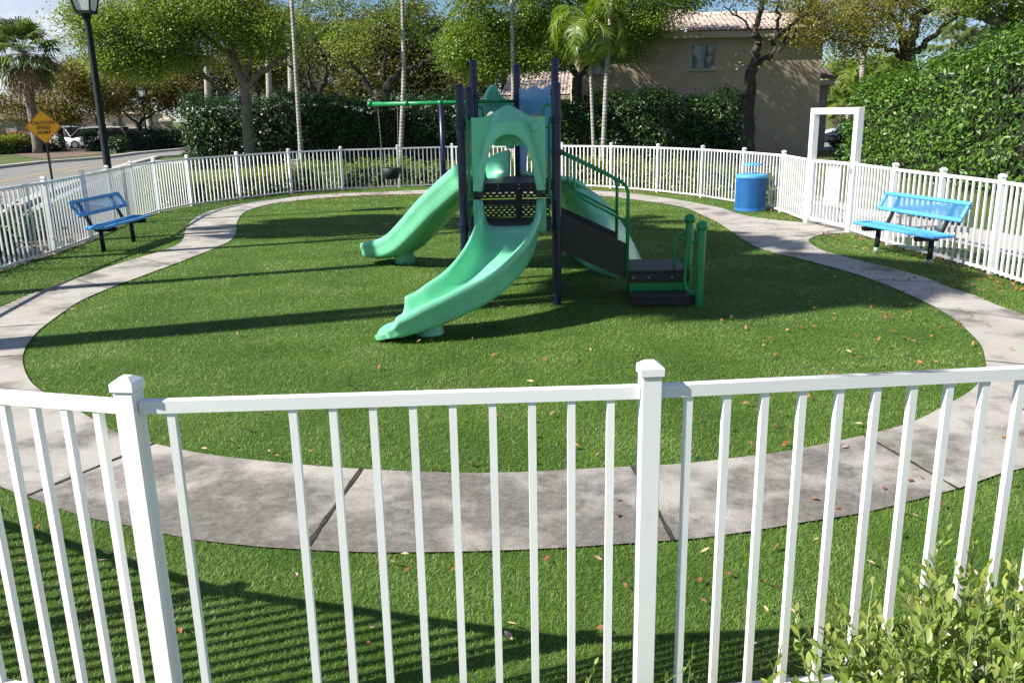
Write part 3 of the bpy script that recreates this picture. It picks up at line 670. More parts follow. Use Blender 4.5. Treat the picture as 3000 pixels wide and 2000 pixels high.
MB().box(((px0+px1)/2+.01, 9.01, .062), (px1-px0+.03, .02, .07), 0, .004).build('step_apron', M['dkdeck'], ps)
for x, y in ((1.64, 9.1), (1.4, 9.9), (1.9, 9.9)): MB().tube([(x, y, 0), (x, y, .32 if y > 9.5 else .10)], .028, 12).build('platform_leg', M['green'], ps, True)
for x, y in ((2.03, 8.96), (2.03, 9.58)):
    o = MB().lathe((x, y, 0), [(.045, 0), (.045, .85), (.043, .86)], 20).build('grab_post', M['green'], ps, 'auto')
    MB().lathe((x, y, 0), [(.045, .845), (.058, .86), (.062, .885), (.055, .915), (.035, .935), (.004, .942)], 20).build('post_cap', M['green'], o, True)
    MB().tube(fillet([(x-.03, y+.01, .74), (x-.15, y+.02, .70), (x-.16, y+.02, .20), (x-.03, y+.01, .14)], .11), .0165, 10).build('grab_loop', M['green'], o, True)
# ---- curved climber from the blue doorway down to the lawn
nu, nv = 30, 20; v = []; f = []; e0, e1 = Aa+tAC*.02, Cc+tAC*.02
foot = smoothpath([gp(1668, 745), gp(1745, 797), gp(1825, 812), gp(1880, 775)], 10)
for i in range(nu+1):
    th_ = i/nu*math.pi/2
    for k in range(nv+1):
        q = k/nv; T_ = e0.lerp(e1, q); x = q*(len(foot)-1); a = min(int(x), len(foot)-2); B_ = foot[a].lerp(foot[a+1], x-a)
        s0 = i/nu; p = T_.lerp(B_, s0); p.z = 1.30*(1-s0**1.95) if i < nu else 0
        w_ = q-.5; s_ = i/nu; bmp = 0
        for (bs, bw) in ((.28, .25), (.32, -.2), (.50, .30), (.55, 0), (.66, .25), (.74, -.2), (.82, .12)):
            d_ = ((s_-bs)/.065)**2+((w_-bw)/.10)**2
            if d_ < 1: bmp = max(bmp, .06*(1-d_)**.5)
        v.append(p+(oAC*.7+V((0, 0, .7)))*bmp)
c_ = nv+1
for i in range(nu):
    for k in range(nv): a = i*c_+k; f.append((a, a+1, a+c_+1, a+c_))
clb = link_mesh('climbing_wall', v, f, M['mint'], ps, True)
sl = clb.modifiers.new('Solidify', 'SOLIDIFY'); sl.thickness = .06; sl.offset = 0
# ------------------------------------------------------------------ swing set behind
sw = thing('swing_set', (at(1292, 302, 19).x, 19, 0), 'single post green and navy swing frame standing behind the slides', 'swing set')
bx = at(1292, 302, 19); zb = bx.z
MB().tube([(bx.x, 19, 0), (bx.x, 19, zb+.02)], .057, 14).build('post', M['navy'], sw, True)
bm_ = MB().tube([(bx.x-1.56, 19, zb), (bx.x+1.56, 19, zb)], .045, 14).build('crossbeam', M['green'], sw, True)
for x in (-1.54, -.75, -.02, .75, 1.54): MB().tube([(bx.x+x-.04, 19, zb), (bx.x+x+.04, 19, zb)], .058, 14).build('beam_collar', M['green'], bm_, True)
for sx in (-1, 1):
    cx = bx.x+sx*1.16 if sx > 0 else at(1145, 490, 19).x
    bs = thing('bucket_swing', (cx, 19, .72), 'black bucket swing seat hanging in front of the back fence' if sx < 0 else 'second bucket swing, mostly hidden behind the play arch', 'swing seat')
    mb = MB(); mb.lathe((cx, 19, .0), [(.10, .72), (.16, .74), (.19, .85), (.20, .965), (.185, .97), (.17, .86), (.13, .77), (.01, .75)], 16)
    mb.build('seat', M['rubber'], bs, True)
    for x in (-.17, .17):
        ch = MB(); k = 34
        for q in range(k):
            a = V((cx+x, 19, .95)).lerp(V((cx+x*1.25, 19, zb-.05)), q/k); b = V((cx+x, 19, .95)).lerp(V((cx+x*1.25, 19, zb-.05)), (q+1.15)/k)
            ch.bar(a, b, .022 if q % 2 else .006, .006 if q % 2 else .022)
        ch.build('chain', M['chain'], bs)
# ------------------------------------------------------------------ benches and bin
def lattice(mb, x0, x1, z0, z1, f_, dx=.046, dz=.024, w_=.005):
    """expanded metal between x0..x1, z0..z1; f_ maps (x, z) to 3D, strips are flat bars"""
    s_ = dz/dx; k = int(((x1-x0)+(z1-z0)/s_)/dx)+2
    for sg in (1, -1):
        for i in range(-1, k):
            xa = (x0-(z1-z0)/s_*0+i*dx) if sg < 0 else x0+i*dx-(z1-z0)/s_
            za, xb, zb_ = (z0, xa+(z1-z0)/s_, z1) if sg > 0 else (z0, xa-(z1-z0)/s_, z1)
            pa, pb_ = V((xa, z0)), V((xb, z1))
            # clip to x range
            def cl(p, q):
                ta, tb = 0, 1; d = q.x-p.x
                for lim, sgn in ((x0, 1), (x1, -1)):
                    if abs(d) < 1e-9: continue
                    t = (lim-p.x)/d
                    if (d > 0) == (sgn > 0): ta = max(ta, t)
                    else: tb = min(tb, t)
                return (p.lerp(q, ta), p.lerp(q, tb)) if tb > ta+1e-4 else None
            r = cl(pa, pb_)
            if r: mb.bar(f_(r[0].x, r[0].y), f_(r[1].x, r[1].y), w_, .004)
def bench(loc, rz, label, sleeve=True):
    b = thing('park_bench', loc, label, 'bench', None, rz); Lh = .85
    leg = 0
    for x in (-.555, .555):
        l = MB().tube([(x, 0, 0), (x, -.01, .36)], .036, 14).build('leg', M['black'], b, True, True)
        if sleeve: MB().tube([(x, 0, 0), (x, 0, .09)], .0375, 14).build('leg_sleeve', M['grey'], l, True, True)
        MB().add([], []).hexa([V((x-.03, -.08, .33)), V((x+.03, -.08, .33)), V((x+.03, .24, .34)), V((x-.03, .24, .34)), V((x-.03, -.13, .40)), V((x+.03, -.13, .40)), V((x+.03, .27, .40)), V((x-.03, .27, .40))]).build('seat_bracket', M['black'], b, False, True)
        MB().tube(fillet([(x, -.05, .375), (x, -.13, .40), (x, -.31, .80)], .08), .028, 12).build('back_support', M['black'], b, True, True)
    def frame(name, f_, dep, tilt=0):
        fr = MB(); r = .06
        P = [(-Lh, 0), (Lh, 0), (Lh, dep), (-Lh, dep)]
        band = .055; th = .045
        def q(x, z, o): return f_(x, z)+o
        nrm = (f_(1, 0)-f_(0, 0)).cross(f_(0, 1)-f_(0, 0)).normalized()
        for (x0, x1, z0, z1) in ((-Lh, Lh, 0, band), (-Lh, Lh, dep-band, dep), (-Lh, -Lh+band, band, dep-band), (Lh-band, Lh, band, dep-band)):
            fr.hexa([q(x0, z0, -nrm*th/2), q(x1, z0, -nrm*th/2), q(x1, z1, -nrm*th/2), q(x0, z1, -nrm*th/2), q(x0, z0, nrm*th/2), q(x1, z0, nrm*th/2), q(x1, z1, nrm*th/2), q(x0, z1, nrm*th/2)])
        o = fr.build(name, M['blue'], b, False, True)
        bv = o.modifiers.new('Bevel', 'BEVEL'); bv.width = .012; bv.segments = 2
        lt = MB(); lattice(lt, -Lh+band, Lh-band, band, dep-band, f_); lt.build('expanded_mesh', M['blue'], o, False, True)
        return o
    frame('seat', lambda x, z: V((x, -.11+z, .425)), .34)
    c_, s_ = math.cos(math.radians(28)), math.sin(math.radians(28))
    o = frame('backrest', lambda x, z: V((x, -.17-z*s_, .60+z*c_)), .29)
    return b
bench((-6.66, 14.43, 0), math.radians(-91), 'blue mesh bench on the shaded turf beside the curved path at left', False)
bench((5.46, 11.73, 0), math.radians(103), 'sunlit blue mesh bench with grey leg sleeves in front of the right fence')
bc = V((5.06, 17.95, 0)); bn = thing('trash_can', bc, 'round blue mesh litter bin with raised lid by the back fence', 'bin')
rb_ = .312
def cyl(u, z): a = u/rb_; return V((bc.x+rb_*math.cos(a), bc.y+rb_*math.sin(a), z))
mb = MB(); du = .05
circ = 2*math.pi*rb_; k = 40; du = circ/k
for sg in (1, -1):
    for i in range(k):
        pts = [cyl(i*du+sg*t*du*.5, .06+t*.0285) for t in range(23)]
        for a, b in zip(pts, pts[1:]): mb.bar(a, b, .009, .009)
sh = mb.build('mesh_body', mat('bin_blue_coating', (.024, .16, .42), .4, .12, 5), bn)
MB().lathe(bc, [(rb_-.01, .012), (rb_+.008, .012), (rb_+.008, .075), (rb_-.01, .075)], 40).build('bottom_band', sh.data.materials[0], bn, 'auto')
M['binblue'] = mat('dark_blue_coating', (.022, .15, .40), .4, .12, 5)
MB().lathe(bc, [(rb_-.05, .02), (rb_-.028, .04), (rb_-.028, .68), (rb_-.05, .69)], 36).build('liner', mat('liner_blue', (.02, .12, .36), .5), bn, 'auto')
MB().lathe(bc, [(rb_-.02, .69), (rb_+.008, .69), (rb_+.012, .72), (rb_+.002, .745), (rb_-.04, .76), (.16, .775), (.12, .70), (.02, .70)], 40).build('lid_ring', M['blue'], bn, 'auto')
for k in range(3):
    a = k*2.1+.6; MB().tube([bc+V((.05*math.cos(a), .05*math.sin(a), .70)), bc+V((.04*math.cos(a), .04*math.sin(a), .95))], .009, 8).build('lid_stem', M['blue'], bn, True)
MB().lathe(bc, [(.19, .94), (.195, .945), (.18, .965), (.10, .98), (.004, .985)], 36).build('rain_bonnet', M['blue'], bn, 'auto')
# ------------------------------------------------------------------ lamps and sign
def lamp(base, zh, sc, label, r=.06):
    l = thing('street_lamp', base, label, 'street lamp'); b = V(base)
    p = MB().lathe(b, [(r*1.9, 0), (r*1.9, .12), (r*1.35, .18), (r*1.3, .8), (r*1.05, .86), (r*.9, zh-.25), (r*.75, zh-.2), (r*.9, zh-.12), (r*1.2, zh-.05), (r*1.5, zh)], 18).build('pole', M['black'], l, 'auto')
    w0, w1, hh = .115*sc, .20*sc, .42*sc
    def sq(w_, z): return [b+V((x*w_, y*w_, z)) for x, y in ((-1, -1), (1, -1), (1, 1), (-1, 1))]
    MB().rings([sq(w0*.96, zh+.03), sq(w1*.96, zh+.03+hh)]).build('lamp_glass', M['lampglass'], l)
    cg = MB(); A, B = sq(w0, zh+.03), sq(w1, zh+.03+hh)
    for a, q in zip(A, B): cg.bar(a, q, .024*sc, .024*sc)
    for Q in (A, B):
        for i in range(4): cg.bar(Q[i], Q[(i+1) % 4], .026*sc, .026*sc)
    cg.rings([sq(w0*1.1, zh-.01), sq(w0*1.1, zh+.03)]); cg.build('lantern_cage', M['black'], l)
    MB().rings([sq(w1*1.12, zh+.04+hh), sq(w1*1.15, zh+.07+hh), sq(w1*.5, zh+.22*sc+hh), sq(w1*.12, zh+.26*sc+hh), sq(w1*.06, zh+.36*sc+hh)]).build('lantern_roof', M['black'], l)
    return l
lb = at(284, 262, 17.8); lamp((lb.x, 17.8, 0), at(254, 40, 17.8).z, 1.2, 'dark green lantern lamp post just outside the left fence, tallest near lamp', .072)
lb = gp(436, 441); lamp((lb.x, lb.y, 0), at(424, 285, lb.y).z, 1.1, 'distant thin black lamp post beside the low hedge across the street', .06)
sg = at(127, 372, 24); sgn = thing('road_sign', (sg.x, 24, 0), 'orange diamond warning sign on a thin post by the street', 'sign')
face = (V((0, 0, H))-V((sg.x, 24, H))).normalized(); rt_ = V((-face.y, face.x, 0)).normalized()
if rt_.x < 0: rt_ = -rt_
tl = math.radians(-4); ctr = V((sg.x, 24, sg.z)); hd = .455
def sp(u, w_, d): return ctr+rt_*u+V((0, 0, 1))*w_+face*d
def dia(h_, rr, d):
    pts = []
    for cx_, cz_, a0 in ((h_-rr*1.4, 0, -45), (0, h_-rr*1.4, 45), (-h_+rr*1.4, 0, 135), (0, -h_+rr*1.4, 225)):
        for k in range(5):
            a = math.radians(a0+k*22.5); pts.append(sp(cx_+rr*math.cos(a), cz_+rr*math.sin(a), d))
    return pts
MB().rings([dia(hd, .04, -.004), dia(hd, .04, .004)]).build('sign_plate', M['signorange'], sgn)
bd = MB(); o1, o2 = dia(hd-.012, .04, .0065), dia(hd-.030, .035, .0065); k = len(o1)
bd.add(o1+o2, [(i, (i+1) % k, k+(i+1) % k, k+i) for i in range(k)]); bd.build('sign_border', M['signblack'], sgn)
for txt, zz, szz in (('CAUTION', .105, .112), ('SPEED', -.025, .112), ('HUMP', -.155, .112)):
    cu = bpy.data.curves.new('sign_lettering', 'FONT'); cu.body = txt; cu.size = szz*1.12; cu.align_x = 'CENTER'; cu.align_y = 'CENTER'; cu.offset = .0035; cu.space_character = 1.12; cu.extrude = .001
    to = bpy.data.objects.new('tmp', cu); COL.objects.link(to); dg = bpy.context.evaluated_depsgraph_get(); me = bpy.data.meshes.new_from_object(to.evaluated_get(dg))
    vv = [(q.co.x*.92, q.co.y, q.co.z) for q in me.vertices]; ff = [tuple(p.vertices) for p in me.polygons]
    bpy.data.objects.remove(to); bpy.data.curves.remove(cu); bpy.data.meshes.remove(me)
    link_mesh('sign_lettering', [sp(x, y+zz, .0085+z) for x, y, z in vv], ff, M['signblack'], sgn)
MB().bar((sg.x, 24.03, 0), (sg.x, 24.03, sg.z+.40), .05, .04).build('sign_post', M['black'], sgn)
for zz in (-.33, .33): MB().tube([sp(0, zz, .004), sp(0, zz, .010)], .012, 8).build('bolt', M['signblack'], sgn)
# ------------------------------------------------------------------ plants
def foliage(name, cen, size, m, parent, **kw):
    v, f = leaves(cen, size, **kw); return link_mesh(name, v, f, m, parent)
def hedge(name, label, a, b, wd, h0, h1, nleaf, lsize, m, cat='hedge', rough=.18, group=None, topvar=.12, topfac=1.0, coreshrink=.30):
    a, b = V((*a[:2], 0)), V((*b[:2], 0)); t = (b-a); L = t.length; t.normalize(); l = V((-t.y, t.x, 0)); mid = a.lerp(b, .5)
    h = thing(name, (mid.x, mid.y, 0), label, cat, group)
    ph = [random.uniform(0, 6) for _ in range(6)]
    def hh(s_): return h0+(h1-h0)*s_/L+topvar*(math.sin(s_*1.1+ph[0])+.6*math.sin(s_*2.7+ph[1])+.4*math.sin(s_*6.1+ph[2]))
    # woody, dark interior: a lumpy body a little inside the leaf skin
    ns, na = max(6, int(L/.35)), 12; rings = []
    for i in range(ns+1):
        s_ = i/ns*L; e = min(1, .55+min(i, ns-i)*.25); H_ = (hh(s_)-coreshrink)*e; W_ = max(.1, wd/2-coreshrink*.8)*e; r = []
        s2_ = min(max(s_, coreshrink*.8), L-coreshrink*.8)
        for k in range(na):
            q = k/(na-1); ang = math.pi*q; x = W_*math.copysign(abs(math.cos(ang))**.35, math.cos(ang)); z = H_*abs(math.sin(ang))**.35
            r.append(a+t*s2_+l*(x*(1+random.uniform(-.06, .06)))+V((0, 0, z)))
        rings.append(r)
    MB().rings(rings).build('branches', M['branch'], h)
    # leaves in a shell, more of them on the sides and the top, in clumps
    nT = int(nleaf*wd*topfac/(wd*topfac+2*((h0+h1)/2)+.01)); C = []; O = []
    nclump = nleaf//7
    for _ in range(nclump):
        s_ = random.uniform(-.1, L+.1); H_ = hh(min(max(s_, 0), L))
        r = random.random(); pT = nT/nleaf
        endp = min(.25, wd/L*.8)
        if r < pT: x = random.uniform(-wd/2, wd/2); z = H_+abs(random.gauss(0, rough))*.8-.12; o = V((0, 0, 1))
        elif r < pT+endp*(1-pT):
            e = random.choice((0, 1)); s_ = e*L+random.gauss(0, rough)*.6; x = random.uniform(-wd/2, wd/2); z = random.uniform(.03, H_); o = t*(1 if e else -1)
        else:
            sg_ = random.choice((-1, 1)); x = sg_*(wd/2+random.gauss(0, rough)*.55); z = H_*random.random()**.9; o = l*sg_
            if z > H_-.25: o = (o+V((0, 0, 1))).normalized()
        p = a+t*s_+l*x+V((0, 0, max(.03, z)))
        for _ in range(7):
            C.append((p.x+random.gauss(0, lsize*.9), p.y+random.gauss(0, lsize*.9), max(.02, p.z+random.gauss(0, lsize*.8)))); O.append(o)
    foliage('foliage', np.array(C), lsize, m, h, width=.5, up=.25, fold=.3, outward=np.array(O)*.75)
    # a few shoots standing proud of the clipped top
    return h
def limbtube(mb, pts, r0, r1, n=7, wob=.04):
    P = smoothpath(pts, 4); m_ = len(P)
    P = [p+V((random.gauss(0, wob), random.gauss(0, wob), random.gauss(0, wob)))*(1 if 0 < i < m_-1 else 0) for i, p in enumerate(P)]
    mb.tube(P, [r0+(r1-r0)*i/(m_-1) for i in range(m_)], n); return P
def tree(name, label, Y, trunk, limbs, blobs, lm, bark, lsize=.13, group=None, per=110, cat='tree', ground=True, dz=2.5, twig=True, sig=.33):
    """trunk/limbs: photo points with distance offsets; blobs: (x, y, rx, ry, clumps[, distance offset])"""
    def P(q): return V(q[:3]) if Y is None else at(q[0], q[1], Y+(q[2] if len(q) > 2 else 0))
    tp = [P(q) for q in trunk[0]]; base = V((tp[0].x, tp[0].y, 0))
    if ground: tp = [base]+[p for p in tp if p.z > .3]
    tr = thing(name, base, label, cat, group)
    mb = MB(); joints = []
    pp = limbtube(mb, tp, trunk[1]*1.12, trunk[2], 10, .02); joints += [(p, trunk[2]) for p in pp[len(pp)//2:]]
    # root flare
    for pts, r0, r1 in limbs:
        q = limbtube(mb, [P(z) for z in pts], r0, r1, 8, .05); joints += [(p, r0+(r1-r0)*i/len(q)) for i, p in enumerate(q)][1:]
    mb.build('trunk', bark, tr, 'auto')
    tw = MB(); C = []; sc = Y/F if Y else 1
    for b in blobs:
        ctr_ = P((b[0], b[1], b[5] if len(b) > 5 else 0)); rx, rz_ = b[2]*sc, b[3]*sc; ry = max(rx*.8, dz*.6) if rx < dz else dz
        for _ in range(b[4]):
            d = V((random.gauss(0, 1), random.gauss(0, 1), random.gauss(0, 1))).normalized()*random.random()**.45
            c_ = ctr_+V((d.x*rx, d.y*ry, d.z*rz_))
            if twig:
                j, rj = min(joints, key=lambda z: (z[0]-c_).length+(.0 if z[0].z < c_.z+.4 else .8))
                dist = (j-c_).length
                mid = j.lerp(c_, .5)+V((random.gauss(0, .12)*dist, random.gauss(0, .12)*dist, .06*dist))
                tw.tube(smoothpath([j, mid, c_], 3), [min(rj*.6, .010+.012*dist)*(1-.75*k/6) for k in range(7)], 4, False)
                if random.random() < .35: joints.append((mid, .02))
            s_ = sig*random.uniform(.6, 1.3)
            C.append(np.array(c_)+RNG.normal(size=(int(per*random.uniform(.6, 1.3)), 3))*np.array([s_, s_, s_*.65]))
    if twig and tw.v: tw.build('branches', bark, tr)
    if C: foliage('crown', np.concatenate(C), lsize, lm, tr, up=.5, width=.55)
    return tr
# -- palms
def frond_mesh(mb_v, mb_f, root, az, el, ln, droop, nl=34, lw=.058, ll=.55, hang=.5):
    """feather frond: arched rachis with two rows of leaflets"""
    d = V((math.cos(az), math.sin(az), 0)); P = []; k = 14; p = V(root); e = el
    for i in range(k+1):
        P.append(p.copy()); p = p+(d*math.cos(e)+V((0, 0, math.sin(e))))*ln/k; e -= droop/k*(1+i/k)
    side = V((-d.y, d.x, 0))
    for i in range(nl):
        s_ = .16+.84*i/nl; x = s_*k; a = int(min(x, k-1)); b = P[a].lerp(P[a+1], x-a); t = (P[a+1]-P[a]).normalized()
        Ls = ll*(math.sin(math.pi*min(1, s_*.92+.1)))**.6*random.uniform(.85, 1.1)
        for sg_ in (-1, 1):
            dr = (side*sg_*random.uniform(.8, 1)+t*random.uniform(.45, .8)+V((0, 0, random.uniform(-.1, .35)))).normalized()
            m1 = b+dr*Ls*.5; m2 = b+dr*Ls*.92+V((0, 0, -hang*Ls*random.uniform(.5, 1))); wv = t*lw
            o = len(mb_v); mb_v += [b-wv*.5, b+wv*.5, m1+wv*.6, m1-wv*.6, m2]; mb_f += [(o, o+1, o+2), (o, o+2, o+3), (o+3, o+2, o+4)]
    return P
def palm(name, label, base, top, r0, r1, nf, ln, group=None, lm='palmleaf', lean=None, seed=0, shaft=True, ll=.55, droop=1.5, lw=.058):
    random.seed(seed); b, t_ = V(base), V(top)
    p_ = thing(name, b, label, 'palm tree', group)
    mid = b.lerp(t_, .5)+(V(lean) if lean else V((0, 0, 0))); P = smoothpath([b, b.lerp(mid, .5), mid, mid.lerp(t_, .55), t_], 6)
    mb = MB(); k = len(P); mb.tube(P, [r0*(1.25-.25*min(1, i/4))+(r1-r0)*i/k for i in range(k)], 12); mb.build('trunk', M['palm'], p_, True)
    top_ = P[-1]
    if shaft:
        MB().tube([top_-V((0, 0, .02)), top_+V((0, 0, .35)), top_+V((0, 0, .75))], [r1*1.15, r1*1.05, r1*.5], 10).build('crownshaft', M['stem'], p_, True); top_ = top_+V((0, 0, .6))
    v, f = [], []; rc = MB()
    for i in range(nf):
        az = i*2.399+random.uniform(-.2, .2); el = 1.25-1.5*(i/nf)+random.uniform(-.1, .1)
        Pp = frond_mesh(v, f, top_, az, el, ln*random.uniform(.85, 1.1), random.uniform(droop*.8, droop*1.2), ll=ll, lw=lw)
        rc.tube(Pp, [.018*(1-.85*q/len(Pp)) for q in range(len(Pp))], 4, False)
    fo_ = link_mesh('fronds', [tuple(q) for q in v], np.array(f), M[lm], p_)
    rc.build('rachis', M['stem'], fo_)
    return p_
def fan_palm(label, base, ztop, r, rc_, nf=46, seed=1, group=None):
    random.seed(seed); b = V(base); p_ = thing('fan_palm', b, label, 'palm tree', group)
    MB().lathe(b, [(r*1.3, 0), (r*1.05, .5), (r, ztop*.5), (r*1.1, ztop-.6), (r*1.3, ztop-.2), (r*.6, ztop+.2)], 12).build('trunk', M['bark'], p_, True)
    v, f = [], []; vd, fd = [], []; st = MB()
    for i in range(nf):
        az = random.uniform(0, 6.283); el = math.radians(random.uniform(-65, 80)) if i > 8 else math.radians(random.uniform(-85, -45)); dead = i <= 8 or el < -.9
        d = V((math.cos(az)*math.cos(el), math.sin(az)*math.cos(el), math.sin(el))); root = b+V((0, 0, ztop)); hub = root+d*rc_*random.uniform(.45, .62)
        st.tube([root, root.lerp(hub, .5)+V((0, 0, .05)), hub], [.025, .02, .015], 4, False)
        l = d.cross(V((0, 0, 1))).normalized(); u = l.cross(d)
        VV, FF = (vd, fd) if dead else (v, f)
        for k in range(22):
            a = (k/21-.5)*3.9; q = (d*math.cos(a)+l*math.sin(a)).normalized(); ln = rc_*random.uniform(.38, .52)*(.75+.25*math.cos(a))
            wv = q.cross(u).normalized()*.03*rc_/1.6; m1 = hub+q*ln*.6+u*.05; m2 = hub+q*ln-V((0, 0, .16*rc_*random.uniform(.5, 1.5))); o = len(VV)
            VV += [hub, m1+wv, m2, m1-wv]; FF += [(o, o+1, o+3), (o+1, o+2, o+3)]
    link_mesh('fronds', [tuple(q) for q in v], np.array(f), M['sabal'], p_)
    if fd: link_mesh('dead_fronds', [tuple(q) for q in vd], np.array(fd), M['straw'], p_)
    st.build('leaf_stalks', M['stem'], p_); return p_
random.seed(21)
# -- hedges
hb = at(2660, 480, 26)
hA = gp(2555, 480); 
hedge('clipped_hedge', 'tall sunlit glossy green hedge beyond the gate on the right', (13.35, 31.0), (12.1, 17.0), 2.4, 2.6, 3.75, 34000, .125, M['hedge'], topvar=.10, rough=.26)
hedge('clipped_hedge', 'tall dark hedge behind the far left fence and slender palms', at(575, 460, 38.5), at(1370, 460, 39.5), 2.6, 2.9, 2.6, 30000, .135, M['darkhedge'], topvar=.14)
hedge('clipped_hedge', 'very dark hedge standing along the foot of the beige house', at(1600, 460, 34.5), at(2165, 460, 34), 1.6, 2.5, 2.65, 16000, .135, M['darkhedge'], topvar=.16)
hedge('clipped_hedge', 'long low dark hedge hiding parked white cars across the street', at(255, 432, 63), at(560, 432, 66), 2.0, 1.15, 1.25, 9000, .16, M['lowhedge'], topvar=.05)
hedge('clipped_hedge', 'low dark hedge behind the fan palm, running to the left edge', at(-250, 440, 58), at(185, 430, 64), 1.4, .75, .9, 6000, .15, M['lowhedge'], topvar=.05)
hedge('leafy_shrub', 'yellow green shrub mound at the far left edge across the street', at(-60, 440, 60), at(78, 440, 63), 1.6, 1.15, .9, 3500, .17, M['shrub'], 'shrub', topvar=.15)
hedge('leafy_shrub', 'small dark round shrub in front of the low hedge near the thin lamp', at(335, 436, 59), at(362, 436, 59), 1.2, .85, .8, 1200, .14, M['darkhedge'], 'shrub', topvar=.05)
out_i = list(range(6, 18))
labs = ['low yellow green hedge outside the far left bend of the fence', 'low sunny hedge outside the back fence behind the swings', 'low hedge outside the fence directly behind the play arch', 'shaded low hedge outside the back right fence near the bin']
for (i0, i1), lb_ in zip(((6, 9), (9, 12), (12, 14), (14, 17)), labs):
    a, b = ring[i0], ring[i1]; t = (b-a).normalized(); l = V((-t.y, t.x, 0)); bulge = max((ring[k]-a).dot(l) for k in range(i0, i1+1))
    o_ = l*(bulge+.75); hedge('low_hedge', lb_, a+o_-t*.25, b+o_+t*.25, .95, .66, .70, 6500, .08, M['shrub'], topvar=.05, rough=.10, coreshrink=.14)
hedge('leafy_shrub', 'dark green shrub row behind the left fence pickets beside mulch', (-8.35, 11.2), (-8.35, 14.2), .8, .72, .68, 3200, .08, M['darkhedge'], 'shrub', topvar=.06, rough=.12, coreshrink=.14)
hedge('leafy_shrub', 'thin low shrub behind the left bench outside the fence', (-8.75, 15.3), (-9.0, 17.6), .7, .42, .36, 1500, .075, M['darkhedge'], 'shrub', topvar=.06, rough=.12, coreshrink=.14)
hedge('leafy_shrub', 'dark shrub clump at the foot of the right wing by the cars', (12.9, 33.0), (14.6, 33.6), 1.2, 1.35, 1.2, 3500, .12, M['darkhedge'], 'shrub', topvar=.1)
# -- trees
random.seed(5)
tree('oak_tree', 'broad light green oak rising over the left end of the dark hedge', 35.8,
     ([(733, 500), (729, 400), (722, 330), (716, 268)], .23, .19),
     [([(716, 268), (704, 225), (686, 178), (640, 138), (590, 95, -1), (540, 60, -2)], .17, .05), ([(722, 262), (750, 228), (800, 182), (845, 150), (880, 100)], .15, .04), ([(712, 250), (735, 160), (740, 80), (750, 10)], .12, .04), ([(700, 215), (675, 120), (650, 40), (640, -40)], .10, .03), ([(655, 300, 5), (625, 248, 4), (574, 195, 2), (500, 160, 0), (415, 148, -1), (330, 140, -2)], .14, .03), ([(574, 195, -1), (500, 120, -2), (430, 80, -2)], .08, .02)],
     [(300, 110, 95, 85, 60, -2), (420, 75, 130, 95, 110, -2), (560, 60, 140, 85, 120, -1), (700, 70, 120, 80, 85), (810, 110, 80, 80, 45), (370, 190, 90, 40, 48, -2), (520, 170, 100, 32, 44, -1), (440, 205, 60, 24, 16, -1), (640, -60, 320, 75, 90), (245, 60, 50, 60, 22, -2)], M['oak'], M['bark'], .105, per=135)
tree('oak_tree', 'dark forked tree behind the hedge between two slender palms', 49,
     ([(942, 340), (938, 300), (930, 276)], .30, .25),
     [([(930, 276), (905, 245), (875, 212), (835, 190), (780, 172)], .17, .04), ([(936, 272), (955, 225), (950, 170), (925, 120), (900, 50)], .16, .04), ([(905, 245), (900, 190), (880, 130), (860, 60)], .10, .03), ([(950, 180), (985, 120), (1000, 50)], .09, .03)],
     [(860, 90, 110, 90, 34), (960, 60, 110, 90, 36), (800, 170, 70, 40, 12), (930, -60, 200, 60, 40)], M['oak'], M['darkbark'], .13, per=66)
tree('oak_tree', 'large dark limbed tree behind the hedge above the swing beam', 47,
     ([(1120, 340), (1124, 300), (1128, 272)], .36, .30),
     [([(1120, 285), (1088, 262), (1058, 220), (1010, 180), (960, 165)], .20, .04), ([(1128, 272), (1150, 235), (1172, 205), (1185, 160), (1190, 90), (1200, 0)], .24, .06), ([(1128, 260), (1126, 190), (1140, 110), (1130, 30)], .14, .04), ([(1190, 205), (1240, 185), (1320, 160), (1370, 120)], .12, .03), ([(1195, 140), (1245, 105), (1300, 70), (1340, 20)], .12, .03), ([(1210, 285), (1245, 262), (1300, 260), (1345, 235)], .07, .02), ([(1150, 235), (1215, 250), (1270, 210), (1330, 190)], .06, .02)],
     [(1060, 100, 110, 90, 34), (1160, 40, 110, 80, 38), (1240, 60, 90, 70, 30), (1010, 150, 60, 40, 12), (1150, -70, 200, 60, 40), (1290, 130, 60, 60, 14)], M['oak'], M['darkbark'], .13, per=66)
tree('oak_tree', 'bright green oak leaning over the small red roof behind the play posts', 36,
     ([(1700, 420), (1692, 330), (1690, 285), (1691, 228)], .24, .20),
     [([(1691, 228), (1678, 200), (1645, 140), (1605, 82), (1570, 42), (1520, 15)], .15, .04), ([(1691, 228), (1706, 215), (1730, 178), (1790, 120), (1850, 70)], .13, .03), ([(1605, 82), (1540, 90), (1460, 80), (1400, 70)], .08, .02), ([(1660, 165), (1700, 90), (1720, 10)], .09, .03), ([(1640, 140), (1560, 150), (1480, 130), (1420, 140)], .07, .02), ([(1790, 120), (1870, 60), (1960, 20)], .06, .02)],
     [(1395, 95, 95, 105, 100), (1340, 150, 45, 60, 28), (1430, 190, 65, 40, 30), (1560, 60, 110, 80, 80), (1500, -40, 230, 60, 70), (1640, 150, 60, 60, 30), (1880, 60, 100, 55, 55), (1800, 20, 140, 60, 70), (1840, 150, 60, 40, 20), (2010, -5, 110, 26, 34), (1560, 180, 70, 35, 22), (1800, -110, 170, 60, 56), (1990, -120, 130, 50, 30), (1660, -60, 120, 60, 30)], M['oakgreen'], M['darkbark'], .11, per=120)  # high blobs above the frame added to shade the house wall
